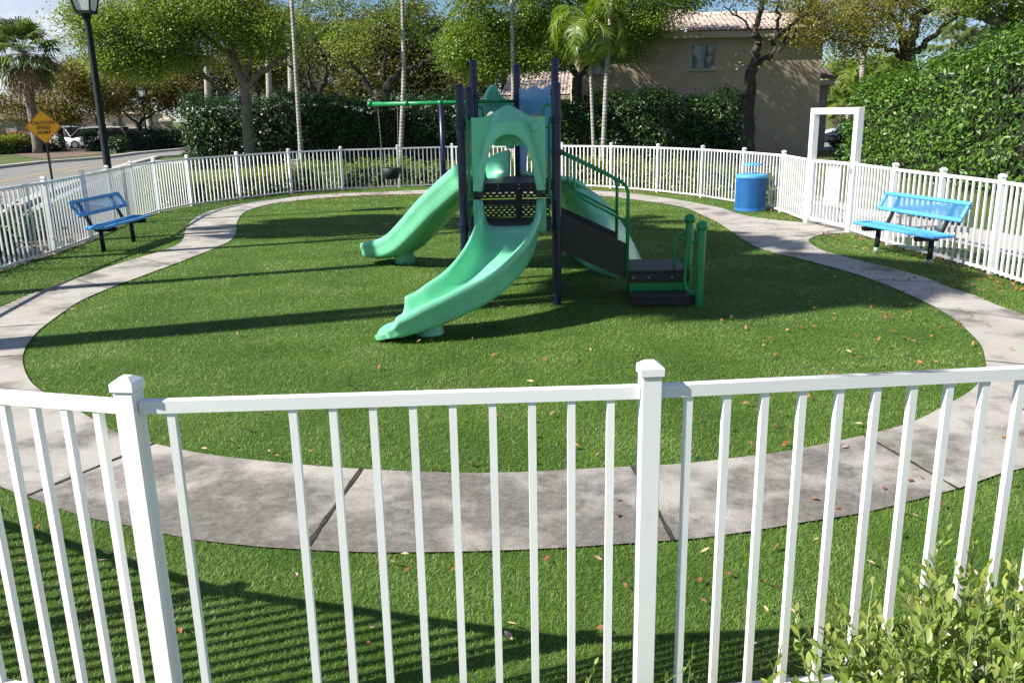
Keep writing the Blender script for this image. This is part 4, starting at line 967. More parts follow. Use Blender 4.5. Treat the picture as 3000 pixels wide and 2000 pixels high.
tree('sparse_tree', 'sparse dark trunk tree standing right in front of the beige house', 32.5,
     ([(2190, 470), (2192, 440), (2195, 300), (2201, 205)], .24, .19),
     [([(2201, 215), (2212, 165), (2224, 128), (2211, 90), (2230, 20), (2243, -50)], .17, .07), ([(2201, 205), (2217, 180), (2252, 168), (2276, 153), (2292, 136), (2322, 104), (2345, 85)], .14, .03), ([(2270, 158), (2268, 105), (2282, 42), (2276, -20)], .10, .04), ([(2272, 110), (2300, 85), (2355, 52), (2405, 33)], .07, .02), ([(2292, 136), (2330, 60), (2380, 10)], .05, .02), ([(2224, 128), (2180, 60), (2120, 20)], .06, .02), ([(2340, 92), (2352, 110), (2360, 118)], .025, .01)],
     [(2390, 45, 70, 40, 22), (2310, 10, 70, 25, 14), (2200, 0, 80, 22, 12), (2340, 100, 40, 30, 4), (2225, 165, 16, 25, 3), (2120, -75, 140, 45, 24), (2290, -60, 100, 40, 14)], M['olive'], M['darkbark'], .11, per=48)  # topmost blobs, out of view, added for dappled shade on the house wall
tree('oak_tree', 'olive oak with forked dark limbs behind the tall sunlit hedge', 35,
     ([(2668, 400), (2664, 250), (2660, 185), (2658, 158)], .34, .28),
     [([(2655, 165), (2640, 120), (2638, 70), (2650, 20)], .15, .05), ([(2665, 158), (2674, 95), (2692, 48), (2740, 15), (2790, -10)], .24, .07), ([(2676, 158), (2705, 138), (2735, 105), (2790, 55), (2840, 30)], .15, .05), ([(2650, 170), (2600, 145), (2555, 130), (2480, 122), (2430, 110)], .10, .03), ([(2640, 70), (2580, 30), (2500, 25)], .09, .03), ([(2680, 80), (2640, 20), (2600, -20)], .09, .03), ([(2740, 15), (2790, 40), (2850, 45)], .08, .03)],
     [(2450, 70, 110, 70, 50), (2560, 45, 105, 55, 34), (2370, 25, 60, 40, 20), (2500, 135, 90, 40, 20), (2680, 0, 120, 26, 22), (2800, 5, 90, 18, 12), (2600, -60, 220, 50, 30), (2730, 60, 40, 20, 5), (2600, 110, 40, 30, 8)], M['olive'], M['darkbark'], .105, sig=.42)
tree('oak_tree', 'thick trunked oak at the right edge behind the tall hedge', 29,
     ([(2935, 300), (2935, 130), (2938, 85)], .32, .28),
     [([(2938, 85), (2962, 30), (2975, -30)], .22, .12), ([(2932, 95), (2905, 60), (2860, 40), (2800, 42), (2755, 48)], .20, .08), ([(2860, 40), (2840, 5), (2800, -30)], .08, .03), ([(2962, 30), (2990, 40), (3030, 20)], .10, .04)],
     [(2985, 40, 45, 45, 26), (2990, 110, 40, 40, 16), (2880, 0, 90, 18, 20), (2790, 30, 50, 15, 8), (2900, -60, 150, 45, 40)], M['oak'], M['bark'], .115)
# autumn coloured trees across the street
aut = [('rust and olive tree right of the fan palm across the street', 66, ([(184, 432), (176, 385), (165, 350)], .22, .16), [([(165, 350), (140, 320), (110, 300)], .09, .03), ([(170, 365), (205, 330), (235, 300), (250, 260)], .11, .03)], [(220, 240, 80, 60, 55), (270, 290, 80, 45, 45), (150, 325, 60, 35, 26), (40, 320, 90, 45, 46), (190, 335, 70, 32, 26)], 'autumn'),
       ('low rusty tree with leaning limbs over the parked vans', 70, ([(414, 420), (412, 385), (408, 365)], .2, .16), [([(408, 365), (380, 345), (355, 320), (330, 300)], .11, .03), ([(412, 365), (425, 330), (430, 290)], .10, .03), ([(410, 360), (450, 335), (480, 320), (510, 312)], .10, .03)], [(330, 255, 85, 60, 62), (430, 240, 90, 60, 66), (500, 280, 65, 50, 46), (390, 305, 90, 30, 32)], 'autumn'),
       ('small rusty tree between the thin lamp and the pale house', 76, ([(285, 420), (285, 370), (280, 340)], .18, .14), [([(280, 340), (255, 310), (240, 290)], .08, .03), ([(282, 345), (310, 315), (335, 300)], .08, .03)], [(270, 225, 80, 55, 44), (310, 280, 70, 40, 36), (200, 215, 60, 40, 26), (120, 260, 70, 50, 36)], 'autumn')]
for lb_, Y, tr_, li, bl, mm in aut: tree('rusty_tree', lb_, Y, tr_, li, bl, M[mm], M['darkbark'], .19, 'rusty leaved trees across the street', per=90, sig=.5)
# background trees beyond the hedges
bgs = [('tall olive tree in the far background behind the oak at left', 88, ([(600, 400), (605, 300), (610, 240)], .3, .2), [([(610, 240), (560, 190), (520, 150)], .12, .04), ([(610, 240), (660, 180), (700, 120)], .12, .04)], [(560, 240, 120, 60, 70), (680, 220, 110, 80, 80), (470, 210, 80, 70, 44)], 'brownleaf'),
       ('brownish tree in the far background behind the dark forked tree', 84, ([(860, 400), (860, 310), (855, 250)], .3, .2), [([(855, 250), (820, 200), (790, 150)], .12, .04), ([(855, 250), (900, 200), (930, 140)], .12, .04)], [(840, 230, 90, 60, 50), (900, 160, 120, 70, 60), (760, 220, 60, 70, 40), (970, 265, 100, 34, 40)], 'brownleaf'),
       ('shadowy tree in the far background behind the swing beam', 70, ([(1220, 400), (1218, 300), (1215, 240)], .3, .2), [([(1215, 240), (1170, 190), (1130, 150)], .12, .04), ([(1215, 240), (1270, 190), (1310, 130)], .12, .04)], [(1180, 220, 110, 65, 70), (1290, 190, 90, 75, 64), (1070, 245, 90, 50, 44), (1230, 110, 120, 80, 60), (1330, 260, 70, 40, 34), (1060, 110, 100, 80, 46)], 'brownleaf'),
       ('dense green tree in the far background behind the small red roof', 62, ([(1480, 400), (1478, 300), (1475, 200)], .3, .2), [([(1475, 200), (1430, 150), (1400, 100)], .12, .04), ([(1475, 200), (1530, 140), (1560, 90)], .12, .04)], [(1450, 150, 110, 70, 60), (1560, 130, 80, 80, 50), (1400, 240, 60, 35, 22), (1640, 120, 60, 70, 30)], 'brownleaf')]
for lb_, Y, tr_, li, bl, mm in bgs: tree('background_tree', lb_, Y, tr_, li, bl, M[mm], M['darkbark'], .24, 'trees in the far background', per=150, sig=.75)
bgs2 = [('dark crowned tree in the far background left of the slender palm', 78, ([(760, 400), (758, 310), (755, 250)], .3, .2), [([(755, 250), (720, 200), (690, 150)], .12, .04), ([(755, 250), (800, 190), (820, 130)], .12, .04)], [(740, 190, 90, 70, 50), (830, 130, 90, 70, 44), (690, 120, 80, 70, 40)]), ('wide dark tree in the far background above the hedge centre', 76, ([(1000, 400), (1000, 310), (1003, 250)], .3, .2), [([(1003, 250), (970, 200), (940, 150)], .12, .04), ([(1003, 250), (1050, 190), (1090, 130)], .12, .04)], [(980, 180, 90, 80, 50), (1060, 120, 90, 70, 44), (930, 100, 80, 60, 36), (1010, 270, 80, 24, 20)])]
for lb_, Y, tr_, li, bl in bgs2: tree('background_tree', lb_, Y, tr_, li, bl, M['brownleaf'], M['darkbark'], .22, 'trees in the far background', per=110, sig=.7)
bgr = [('dark green tree far behind the right hedge beside the royal palm', 62, ([(2450, 400), (2452, 320), (2455, 260)], .25, .18), [([(2455, 260), (2480, 220), (2520, 190)], .1, .03)], [(2450, 210, 50, 60, 24), (2500, 260, 60, 60, 30), (2600, 200, 60, 50, 24)], 'oak'),
       ('hazy green tree far behind the cars right of the beige house', 75, ([(2480, 400), (2478, 360), (2476, 340)], .25, .18), [([(2476, 340), (2500, 310), (2530, 300)], .1, .03)], [(2470, 330, 50, 40, 24), (2540, 300, 60, 50, 26)], 'olive')]
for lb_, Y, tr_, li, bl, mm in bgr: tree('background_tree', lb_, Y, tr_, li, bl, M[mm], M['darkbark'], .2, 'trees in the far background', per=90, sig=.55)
# -- palms seen in the photograph
pg = 'slender palms outside the back fence'
def pbase(x, y, Y): q = at(x, y, Y); return (q.x, Y, 0)
palm('slender_palm', 'slender grey palm left of centre beside a small utility box', pbase(884, 500, 32), at(850, -75, 32), .088, .065, 12, 2.0, pg, seed=3)
palm('slender_palm', 'slender leaning palm behind the black bucket swing', pbase(1170, 470, 32), at(1178, -70, 32), .088, .062, 12, 1.9, pg, seed=4, lean=(.10, 0, .1))
palm('slender_palm', 'tall thin palm trunk crossing the beige house wall', pbase(1764, 470, 30.5), at(1797, -90, 30.5), .088, .065, 12, 2.0, pg, seed=5, lean=(-.03, 0, 0))
palm('slender_palm', 'short palm with its green drooping crown before the house', pbase(1742, 470, 31), at(1727, 128, 31), .075, .045, 16, 2.15, pg, seed=8, ll=.66, droop=2.0)
palm('slender_palm', 'pale palm trunk rising behind the play structure posts', pbase(1506, 470, 33), at(1498, -100, 33), .075, .06, 12, 2.0, pg, seed=9)
palm('royal_palm', 'white trunked royal palm rising above the right hedge', pbase(2520, 420, 42), at(2533, 20, 42), .15, .12, 13, 2.6, seed=12)
palm('royal_palm', 'thick white royal palm trunk behind the oak fork at left', pbase(612, 420, 56), at(600, 60, 56), .21, .17, 12, 2.6, seed=13)
palm('royal_palm', 'white royal palm trunk above the hedge right of the oak trunk', pbase(792, 420, 60), at(783, 90, 60), .22, .18, 12, 2.4, seed=14)
palm('royal_palm', 'ringed white palm trunk just left of the grey slender palm', pbase(857, 420, 54), at(850, 100, 54), .25, .19, 12, 2.4, seed=15)
palm('royal_palm', 'pale palm trunk across the street behind the thin black lamp', pbase(442, 420, 74), at(425, 200, 74), .28, .22, 12, 2.4, seed=16)
palm('royal_palm', 'slim pale palm trunk across the street in front of the pink house', pbase(352, 420, 78), at(345, 250, 78), .22, .18, 11, 2.2, seed=17)
fan_palm('shaggy fan palm on the mulch bed across the street at left', (gp(113, 449).x, gp(113, 449).y, 0), 6.3*gp(113, 449).y/58, .30, 3.0*gp(113, 449).y/58*.92, 70, 2)
fan_palm('fan palm head peeking over the right hedge beneath the oak limb', pbase(2760, 400, 40), 4.55, .2, 1.5, 40, 3)
fan_palm('smaller fan palm head over the right hedge near the thick oak', pbase(2835, 400, 40), 4.45, .2, 1.3, 36, 4)
palm('feather_palm', 'small bushy palm beside the gate frame in the distance', pbase(2465, 380, 50), at(2465, 300, 50), .12, .1, 16, 1.5, seed=20, shaft=False)
palm('feather_palm', 'drooping palm with dry fronds between house wing and hedge', pbase(2490, 380, 46), at(2485, 215, 46), .14, .12, 18, 2.2, seed=21, shaft=False, droop=2.4)
palm('feather_palm', 'dark feathery palm left of the royal palm behind the right hedge', pbase(2590, 380, 45), at(2590, 210, 45), .14, .12, 18, 2.4, seed=22, shaft=False, droop=2.0)
# -- palms outside the frame on the left, leaflets widened to thicken their lawn shade
og = 'palms outside the frame at left'
palm('slender_palm', 'grey palm trunk at the extreme left edge behind the fence', (-8.15, 12.9, 0), (-8.2, 12.9, 7.6), .125, .10, 14, 2.2, seed=31)
palm('shade_palm', 'unseen palm added beyond the left edge for crown shade on the lawn', (-9.2, 9.55, 0), (-9.2, 9.55, 9.4), 0.13, 0.11, 20, 2.1, og, seed=32, ll=.8, lw=.12)
palm('shade_palm', 'unseen palm added beyond the left edge for crown shade on the lawn', (-8.6, 6.75, 0), (-8.7, 6.7, 9.4), 0.17, 0.14, 24, 2.2, og, seed=33, ll=.8, lw=.12)
palm('shade_palm', 'unseen palm added beyond the left edge for crown shade on the lawn', (-12.6, 13.6, 0), (-12.5, 13.6, 7.6), 0.13, 0.11, 22, 2.5, og, seed=34, ll=.8, lw=.12)
palm('shade_palm', 'unseen palm added beyond the left edge for crown shade on the lawn', (-9.7, 6.37, 0), (-9.65, 5.9, 10.6), 0.15, 0.12, 24, 2.3, og, seed=35, ll=.8, lw=.12)  # added palm, out of view, its crown shading the right of the lawn
palm('shade_palm', 'unseen palm added beyond the left edge for crown shade on the lawn', (-11.8, 5.65, 0), (-11.7, 5.2, 12.1), 0.15, 0.12, 24, 2.3, og, seed=36, ll=.8, lw=.12)  # second added palm, also unseen, for more broken shade at right
random.seed(77)
# ------------------------------------------------------------------ houses
def tile_roof(name, e0, e1, r0, r1, m, parent, pitch=.21, course=.32):
    """barrel tiles: eave e0-e1, ridge r0-r1"""
    e0, e1, r0, r1 = map(V, (e0, e1, r0, r1)); n = ((e1-e0).cross(r0-e0)).normalized(); n = n if n.z > 0 else -n
    Lw = (e1-e0).length; Ls = (r0-e0).length; nu = int(Lw/pitch*6); nvv = max(4, int(Ls/course)); v = []; f = []
    rows = []
    for k in range(nvv):
        for q, hh in ((k/nvv, .045), ((k+.98)/nvv, .0)): rows.append((q, hh))
    for q, hh in rows:
        for i in range(nu+1):
            u = i/nu; p = e0.lerp(e1, u).lerp(r0.lerp(r1, u), q); v.append(p+n*(hh+.05*abs(math.sin(math.pi*u*Lw/pitch))**.8))
    c_ = nu+1
    for k in range(len(rows)-1):
        for i in range(nu): a = k*c_+i; f.append((a, a+1, a+c_+1, a+c_))
    return link_mesh(name, v, np.array(f), m, parent)
Yh = 38; wl_, wr_ = at(1698, 270, Yh).x, at(2392, 400, Yh).x; ze = 5.1
hs = thing('beige_house', ((wl_+wr_)/2, Yh, 0), 'beige stucco two storey house with tiled roof behind the dark hedge', 'house')
wins = [(at(2026, 131, Yh).x, at(2098, 131, Yh).x, 3.72, 4.76), (at(1735, 150, Yh).x, at(1790, 150, Yh).x, 3.62, 4.62)]
# front wall with real window openings
mb = MB(); cuts = sorted(wins); x = wl_
for (a, b, z0, z1) in cuts:
    mb.box(((x+a)/2, Yh+.1, ze/2), (a-x, .2, ze)); mb.box(((a+b)/2, Yh+.1, z0/2), (b-a, .2, z0)); mb.box(((a+b)/2, Yh+.1, (z1+ze)/2), (b-a, .2, ze-z1)); x = b
mb.box(((x+wr_)/2, Yh+.1, ze/2), (wr_-x, .2, ze)); mb.build('front_wall', M['stucco'], hs)
sw_ = MB(); sw_.box((wr_-.1, Yh+2.9, ze/2), (.2, 5.4, ze)).box((wl_+.1, Yh+2.9, ze/2), (.2, 5.4, ze)); sw_.build('side_walls', M['stucco'], hs)
for (a, b, z0, z1) in wins:
    fr = MB(); cx = (a+b)/2; d = .05
    fr.box((cx, Yh+.07, z1-d/2), (b-a, .08, d)).box((cx, Yh+.07, z0+d/2), (b-a, .08, d)); fr.box((a+d/2, Yh+.07, (z0+z1)/2), (d, .079, z1-z0-2*d)).box((b-d/2, Yh+.07, (z0+z1)/2), (d, .079, z1-z0-2*d)).box((cx, Yh+.068, (z0+z1)/2), (.04, .075, z1-z0-2*d))
    w_ = fr.build('window', M['grey'], hs)
    MB().box((cx, Yh+.085, (z0+z1)/2), (b-a-.06, .02, z1-z0-.06)).build('pane', M['window'], w_)
    MB().box((cx, Yh-.04, z0-.04), (b-a+.12, .12, .06), 0, .01).build('sill', M['stucco'], w_)
o_ = .38
MB().box(((wl_+wr_)/2, Yh-o_+.02, ze+.0), (wr_-wl_+.5, .04, .24)).build('fascia', M['fascia'], hs)
MB().box(((wl_+wr_)/2, Yh-o_/2+.03, ze-.09), (wr_-wl_+.4, o_-.08, .03)).build('soffit', M['fascia'], hs)
xr = at(2402, 102, Yh).x; xm_ = at(2040, 40, 40).x
rf = tile_roof('roof', (xm_+.0, Yh-o_-.06, ze+.13), (xr, Yh-o_-.06, ze+.13), (xm_, 40.2, 6.13), (xr+.25, 40.2, 6.13), M['rooftile'], hs)
tile_roof('roof', (wl_-.2, Yh-o_-.06, ze+.13), (xm_-.003, Yh-o_-.06, ze+.13), (wl_+.9, 40.8, 6.42), (xm_-.003, 40.8, 6.42), M['rooftile'], hs)
rb2 = MB(); rb2.add([(wl_+.9, 40.8, 6.40), (xm_, 40.8, 6.40), (xm_, 43.6, ze+.1), (wl_, 43.6, ze+.1)], [(0, 1, 2, 3)]); rb2.add([(xm_, 40.2, 6.1), (xr+.25, 40.2, 6.1), (xr+.25, 43.6, ze+.1), (xm_, 43.6, ze+.1)], [(0, 1, 2, 3)]); rb2.build('rear_roof', M['rooftile'], hs)
MB().tube([(xm_, 40.2, 6.17), (xr+.25, 40.2, 6.17)], .09, 8).tube([(wl_+.9, 40.8, 6.46), (xm_, 40.8, 6.46)], .09, 8).build('ridge_tiles', M['rooftile'], rf, True)
MB().add([(xr-.05, Yh-o_, ze+.05), (xr-.05, 43.6, ze+.05), (xr+.2, 40.2, 6.1)], [(0, 1, 2)]).build('gable_wall', M['stucco'], hs)
# right wing
Yw = 43; wx0, wx1 = wr_+.02, at(2424, 300, Yw).x
wg = thing('house_wing', ((wx0+wx1)/2, Yw, 0), 'lower shaded wing with dark tiles at the right of the beige house', 'house')
zw = at(2430, 244, Yw).z
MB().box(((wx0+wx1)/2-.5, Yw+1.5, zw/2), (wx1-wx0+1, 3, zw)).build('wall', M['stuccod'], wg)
xw = at(2438, 240, Yw).x
MB().box(((wx0+xw)/2-.5, Yw-.32, zw+.02), (xw-wx0+1, .05, .22)).build('fascia', M['fascia'], wg)
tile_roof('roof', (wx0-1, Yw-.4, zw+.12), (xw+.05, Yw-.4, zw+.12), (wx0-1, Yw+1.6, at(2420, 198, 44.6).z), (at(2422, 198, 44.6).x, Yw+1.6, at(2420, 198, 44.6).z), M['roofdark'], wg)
# little red roofed house behind
Y2 = 47; h2_ = thing('red_roof_house', (at(1580, 300, Y2).x, Y2, 0), 'distant house with sunlit red tile roof behind the play structure', 'house')
a, b = at(1464, 283, Y2), at(1730, 283, Y2); zz = a.z
MB().box(((a.x+b.x)/2, Y2+3, zz/2), (b.x-a.x-.6, 5.2, zz)).build('wall', M['stucco'], h2_)
r0_, r1_ = at(1497, 214, Y2+2.6), at(1730, 214, Y2+2.6)
tile_roof('roof', (a.x, Y2, zz), (b.x, Y2, zz), (r0_.x, Y2+2.6, r0_.z), (r1_.x, Y2+2.6, r0_.z), M['rooftile'], h2_)
MB().add([(a.x, Y2, zz), (r0_.x, Y2+2.6, r0_.z), (a.x, Y2+5.6, zz)], [(0, 1, 2)]).add([(r0_.x, Y2+2.6, r0_.z), (r1_.x, Y2+2.6, r0_.z), (b.x, Y2+5.6, zz), (a.x, Y2+5.6, zz)], [(3, 2, 1, 0)]).build('hip_roof', M['rooftile'], h2_)
MB().box(((a.x+b.x)/2, Y2-.02, zz-.1), (b.x-a.x, .05, .2)).build('fascia', M['fascia'], h2_)
# far buildings across the street
def farhouse(name, label, x0, x1, ytop, Y, m, rm, wn=2):
    a, b = at(x0, ytop, Y), at(x1, ytop, Y); hh_ = thing(name, ((a.x+b.x)/2, Y, 0), label, 'building')
    MB().box(((a.x+b.x)/2, Y+4, a.z/2), (b.x-a.x, 8, a.z)).build('wall', m, hh_)
    MB().rings([[V((a.x-.4, Y-.4, a.z)), V((b.x+.4, Y-.4, a.z)), V((b.x+.4, Y+8.4, a.z)), V((a.x-.4, Y+8.4, a.z))], [V((a.x+2, Y+3.5, a.z+.7)), V((b.x-2, Y+3.5, a.z+.7)), V((b.x-2, Y+4.5, a.z+.7)), V((a.x+2, Y+4.5, a.z+.7))]]).build('roof', rm, hh_)
    for k in range(wn):
        x = a.x+(b.x-a.x)*(k+.6)/(wn+.2); w_ = MB().box((x, Y-.02, a.z*.5), (1.3, .08, 1.3)).build('window', M['grey'], hh_); MB().box((x, Y-.05, a.z*.5), (1.15, .06, 1.15)).build('pane', M['glassdark'], w_)
farhouse('pink_building', 'pale pink building across the street behind the parked vans', 292, 392, 335, 96, M['pink'], M['rooftile'], 1)
farhouse('grey_building', 'shadowed grey building across the street at the far left', -120, 240, 352, 98, M['stuccod'], M['roofdark'], 5)
pq = at(490, 356, 82); pil = thing('gate_pillar', (pq.x, 82, 0), 'square cream gate pillar with a cap at the end of the low hedge', 'pillar')
MB().box((pq.x, 82, pq.z/2), (.85, .85, pq.z), .2, .02).build('shaft', M['pink'], pil); MB().rings([[V((pq.x+x*.6, 82+y*.6, pq.z)) for x, y in ((-1, -1), (1, -1), (1, 1), (-1, 1))], [V((pq.x+x*.6, 82+y*.6, pq.z+.16)) for x, y in ((-1, -1), (1, -1), (1, 1), (-1, 1))], [V((pq.x+x*.12, 82+y*.12, pq.z+.5)) for x, y in ((-1, -1), (1, -1), (1, 1), (-1, 1))]]).build('cap', M['fascia'], pil)
MB().lathe((pq.x, 82, pq.z+.45), [(.10, 0), (.16, .2), (.12, .45), (.02, .5)], 10).build('finial_lamp', M['grey'], pil)
ia, ib = at(315, 400, 84), at(470, 400, 83); irf = thing('iron_fence', (ia.lerp(ib, .5).x, 84, 0), 'dark iron railing fence leading to the cream gate pillar', 'fence')
ib.z = ia.z = 0; mb = MB(); kk = 46
for k in range(kk+1): p = ia.lerp(ib, k/kk); mb.box((p.x, p.y, .95), (.03, .03, 1.9))
mb.bar(ia+V((0, 0, 1.8)), ib+V((0, 0, 1.8)), .04, .05).bar(ia+V((0, 0, .3)), ib+V((0, 0, .3)), .04, .05); mb.build('railing', M['black'], irf)
# ------------------------------------------------------------------ cars
def car(label, loc, rz, paint, L_=4.5, W_=1.8, Ht=1.48, van=False):
    c0 = thing('parked_car', loc, label, 'car', None, rz if rz else 1e-4)
    def prof(x):                       # body shoulder line
        u = x/L_
        return .62+.32*math.sin(math.pi*min(max(u*1.02+.0, 0), 1))**.5
    xs = [0, .06, .2, .5, 1.0, 1.6, 2.4, 3.2, 3.9, 4.25, 4.44, 4.5]; k = L_/4.5; ring_ = []
    for x in xs:
        z = prof(x*k); zb_ = .24+(.08 if x in (0, 4.5) else 0); w_ = W_/2*(1-.16*(abs(x/4.5-.5)*2)**5)
        ring_.append([V((x*k-L_/2, -w_*.96, zb_)), V((x*k-L_/2, -w_, .45)), V((x*k-L_/2, -w_*.99, z-.1)), V((x*k-L_/2, -w_*.9, z)), V((x*k-L_/2, w_*.9, z)), V((x*k-L_/2, w_*.99, z-.1)), V((x*k-L_/2, w_, .45)), V((x*k-L_/2, w_*.96, zb_))])
    bd_ = MB().rings(ring_).build('body', paint, c0, 'auto', True)
    st = [(.9, .93, .80), (1.75, Ht-.06, .64), (2.4, Ht, .63), (3.1, Ht-.03, .63), (4.15, .95, .76)] if not van else [(.55, .95, .82), (1.2, Ht-.08, .72), (2.2, Ht, .72), (4.1, Ht-.04, .72), (4.38, .95, .80)]
    cab = MB().rings([[V((x*k-L_/2, -w_*W_/1.8, .85)), V((x*k-L_/2, -(w_ if z < 1 else w_)*W_/1.8, z)), V((x*k-L_/2, w_*W_/1.8, z)), V((x*k-L_/2, w_*W_/1.8, .85))] for x, z, w_ in st]).build('windows', M['glassdark'], c0, False, True)
    rfm = MB(); r_ = st[1:-1]; rfm.rings([[V((x*k-L_/2, -(w_+.015)*W_/1.8, z-.05)), V((x*k-L_/2, -(w_-.06)*W_/1.8, z+.02)), V((x*k-L_/2, (w_-.06)*W_/1.8, z+.02)), V((x*k-L_/2, (w_+.015)*W_/1.8, z-.05))] for x, z, w_ in r_]); rfm.build('roof', paint, c0, 'auto', True)
    for sgn in (-1, 1):
        for (xa, za, wa), (xb, zb_, wb) in (((st[0]), (st[1])), ((st[-1]), (st[-2]))):
            MB().bar((xa*k-L_/2, sgn*(wa+.01)*W_/1.8, za-.02), (xb*k-L_/2, sgn*(wb+.01)*W_/1.8, zb_-.01), .07, .05).build('window_pillar', paint, c0, False, True)
        x = 2.5*k-L_/2; MB().bar((x, sgn*.78*W_/1.8, .9), (x, sgn*.645*W_/1.8, Ht-.03), .08, .04).build('window_pillar', paint, c0, False, True)
    for x in (.82*k-L_/2, 3.65*k-L_/2):
        for sgn in (-1, 1):
            y = sgn*(W_/2-.10); wh = MB().tube([(x, y-.11, .32), (x, y+.11, .32)], .32, 20).build('wheel', M['rubber'], c0, 'auto', True)
            MB().tube([(x, y+sgn*.10, .32), (x, y+sgn*.118, .32)], .2, 16).build('rim', M['grey'], wh, 'auto', True)
    for sgn in (-1, 1):
        MB().box((-L_/2+.05, sgn*W_*.36, .66), (.1, .3, .13), 0, .02).build('headlight', M['lampglass'], c0, False, True)
        MB().box((L_/2-.04, sgn*W_*.38, .72), (.09, .22, .14), 0, .02).build('tail_light', M['carred'], c0, False, True)
    return c0
q = at(188, 410, 72); car('white car parked behind the low hedge near the orange sign', (q.x, 72, 0), 2.75, M['carwhite'], 4.7, 1.9, 1.75, True)
q = at(290, 400, 71); cv = car('long white van with a roof rack behind the low hedge', (q.x, 71, 0), .12, M['carwhite'], 5.0, 2.0, 1.66, True)
rk = MB()
for x in (-.6, .3, 1.2): rk.bar((x, -.7, 1.74), (x, .7, 1.74), .04, .04)
rk.bar((-.7, -.68, 1.74), (1.4, -.68, 1.74), .03, .04).bar((-.7, .68, 1.74), (1.4, .68, 1.74), .03, .04); rk.build('roof_rack', M['grey'], cv, False, True)
q = at(408, 400, 73); car('white car roof showing behind the low hedge by the thin lamp', (q.x, 73, 0), .1, M['carwhite'], 4.6, 1.8, 1.55)
q = at(128, 420, 74); car('red car glimpsed between the fan palm and the orange sign', (q.x, 70, 0), .2, M['carred'], 4.4, 1.8, 1.40)
q = at(2492, 410, 47); car('dark blue car parked beyond the gate opening', (q.x+.9, 47, 0), .30, M['carblue'], 4.6, 1.85, 1.50)
q = at(2475, 380, 53); car('white car parked behind the dark blue car', (q.x+1.2, 53, 0), .25, M['carwhite'], 4.7, 1.85, 1.58)
structure(link_mesh('car_park', [(9.5, 43.5, -.003), (40, 43.5, -.003), (40, 62, -.003), (9.5, 62, -.003)], [(0, 1, 2, 3)], M['asphalt']))
# ------------------------------------------------------------------ small things
q = at(867, 488, 31); ub = thing('utility_box', (q.x, 31, 0), 'small pale grey utility box at the foot of the left slender palm', 'utility box')
MB().box((q.x, 31, .30), (.28, .26, .60), 0, .02).build('cabinet', M['kerb'], ub); MB().box((q.x, 31, .615), (.31, .29, .03), 0, .01).build('lid', M['kerb'], ub)
q = at(889, 470, 33.5); st_ = thing('marker_post', (q.x, 33.5, 0), 'pale thin marker post right beside the left slender palm', 'post')
MB().bar((q.x, 33.5, 0), (q.x-.05, 33.5, at(885, 372, 33.5).z), .06, .05).build('stake', M['kerb'], st_); MB().box((q.x-.02, 33.46, 1.05), (.10, .03, .5), 0, .01).build('plate', M['grey'], st_)
q = gp(1124, 990); sv = MB(); random.seed(3)
rr = [[V((q.x+r*math.cos(a)*random.uniform(.8, 1.15), q.y+.7*r*math.sin(a)*random.uniform(.8, 1.15), z)) for a in [k*.7854 for k in range(8)]] for r, z in ((.035, .01), (.05, .03), (.042, .055), (.015, .066))]
so_ = sv.rings(rr).build('stone', M['stone'], None, True); tag(so_, 'small grey stone on the turf beside the slide end', 'stone')
# foreground bush and sprouts: broad leaves on woody shoots
def bigleaf(v, f, p, d, nrm, ln, wd):
    l = nrm.cross(d).normalized(); nrm = d.cross(l).normalized(); pr = [(.0, .06), (.18, .62), (.42, 1.0), (.68, .82), (.88, .4), (1.0, .02)]
    o = len(v)
    for t_, w_ in pr:
        c_ = p+d*ln*t_-nrm*(.10*ln*t_*t_); v += [c_+l*wd*w_*.5+nrm*wd*.14*w_, c_, c_-l*wd*w_*.5+nrm*wd*.14*w_]
    for i in range(5):
        a = o+i*3; f += [(a, a+3, a+4), (a, a+4, a+1), (a+1, a+4, a+5), (a+1, a+5, a+2)]
def shoot(v, f, sm, p0, p1, r, nl, ln, tip=True):
    mid = p0.lerp(p1, .5)+V((random.gauss(0, .03), random.gauss(0, .03), .02)); P = smoothpath([p0, mid, p1], 5); k = len(P)
    sm.tube(P, [r*(1-.75*i/k) for i in range(k)], 5, False); ang = random.uniform(0, 6.28)
    for i in range(nl):
        s_ = .12+.88*(i/max(1, nl-1)); x = s_*(k-1); a = min(int(x), k-2); p = P[a].lerp(P[a+1], x-a); t = (P[a+1]-P[a]).normalized(); ang += 2.4
        e = t.cross(V((.3, .2, 1))).normalized(); e2 = t.cross(e); out = e*math.cos(ang)+e2*math.sin(ang)
        d = (out*(1-.55*s_)+t*(.45+.5*s_)+V((0, 0, .15))).normalized(); nrm = (V((0, 0, 1))*.8+t*.3+V((random.gauss(0, .3), random.gauss(0, .3), 0))).normalized()
        sz = ln*(1-.55*max(0, s_-.5)*1.6)*random.uniform(.75, 1.2); bigleaf(v, f, p, d, nrm, sz, sz*random.uniform(.42, .52))
def bush(label, base, shoots, ln, seed, group=None, cat='shrub'):
    random.seed(seed); b = V(base); h_ = thing('leafy_bush', b, label, cat, group); v, f = [], []; sm = MB()
    for p0, p1, r, nl in shoots: shoot(v, f, sm, V(p0), V(p1), r, nl, ln)
    sm.build('stems', M['stem'], h_); link_mesh('foliage', [tuple(q) for q in v], np.array(f), M['silver'], h_, True)
random.seed(9); sh_ = []; b0 = V((1.40, 2.02, 0))
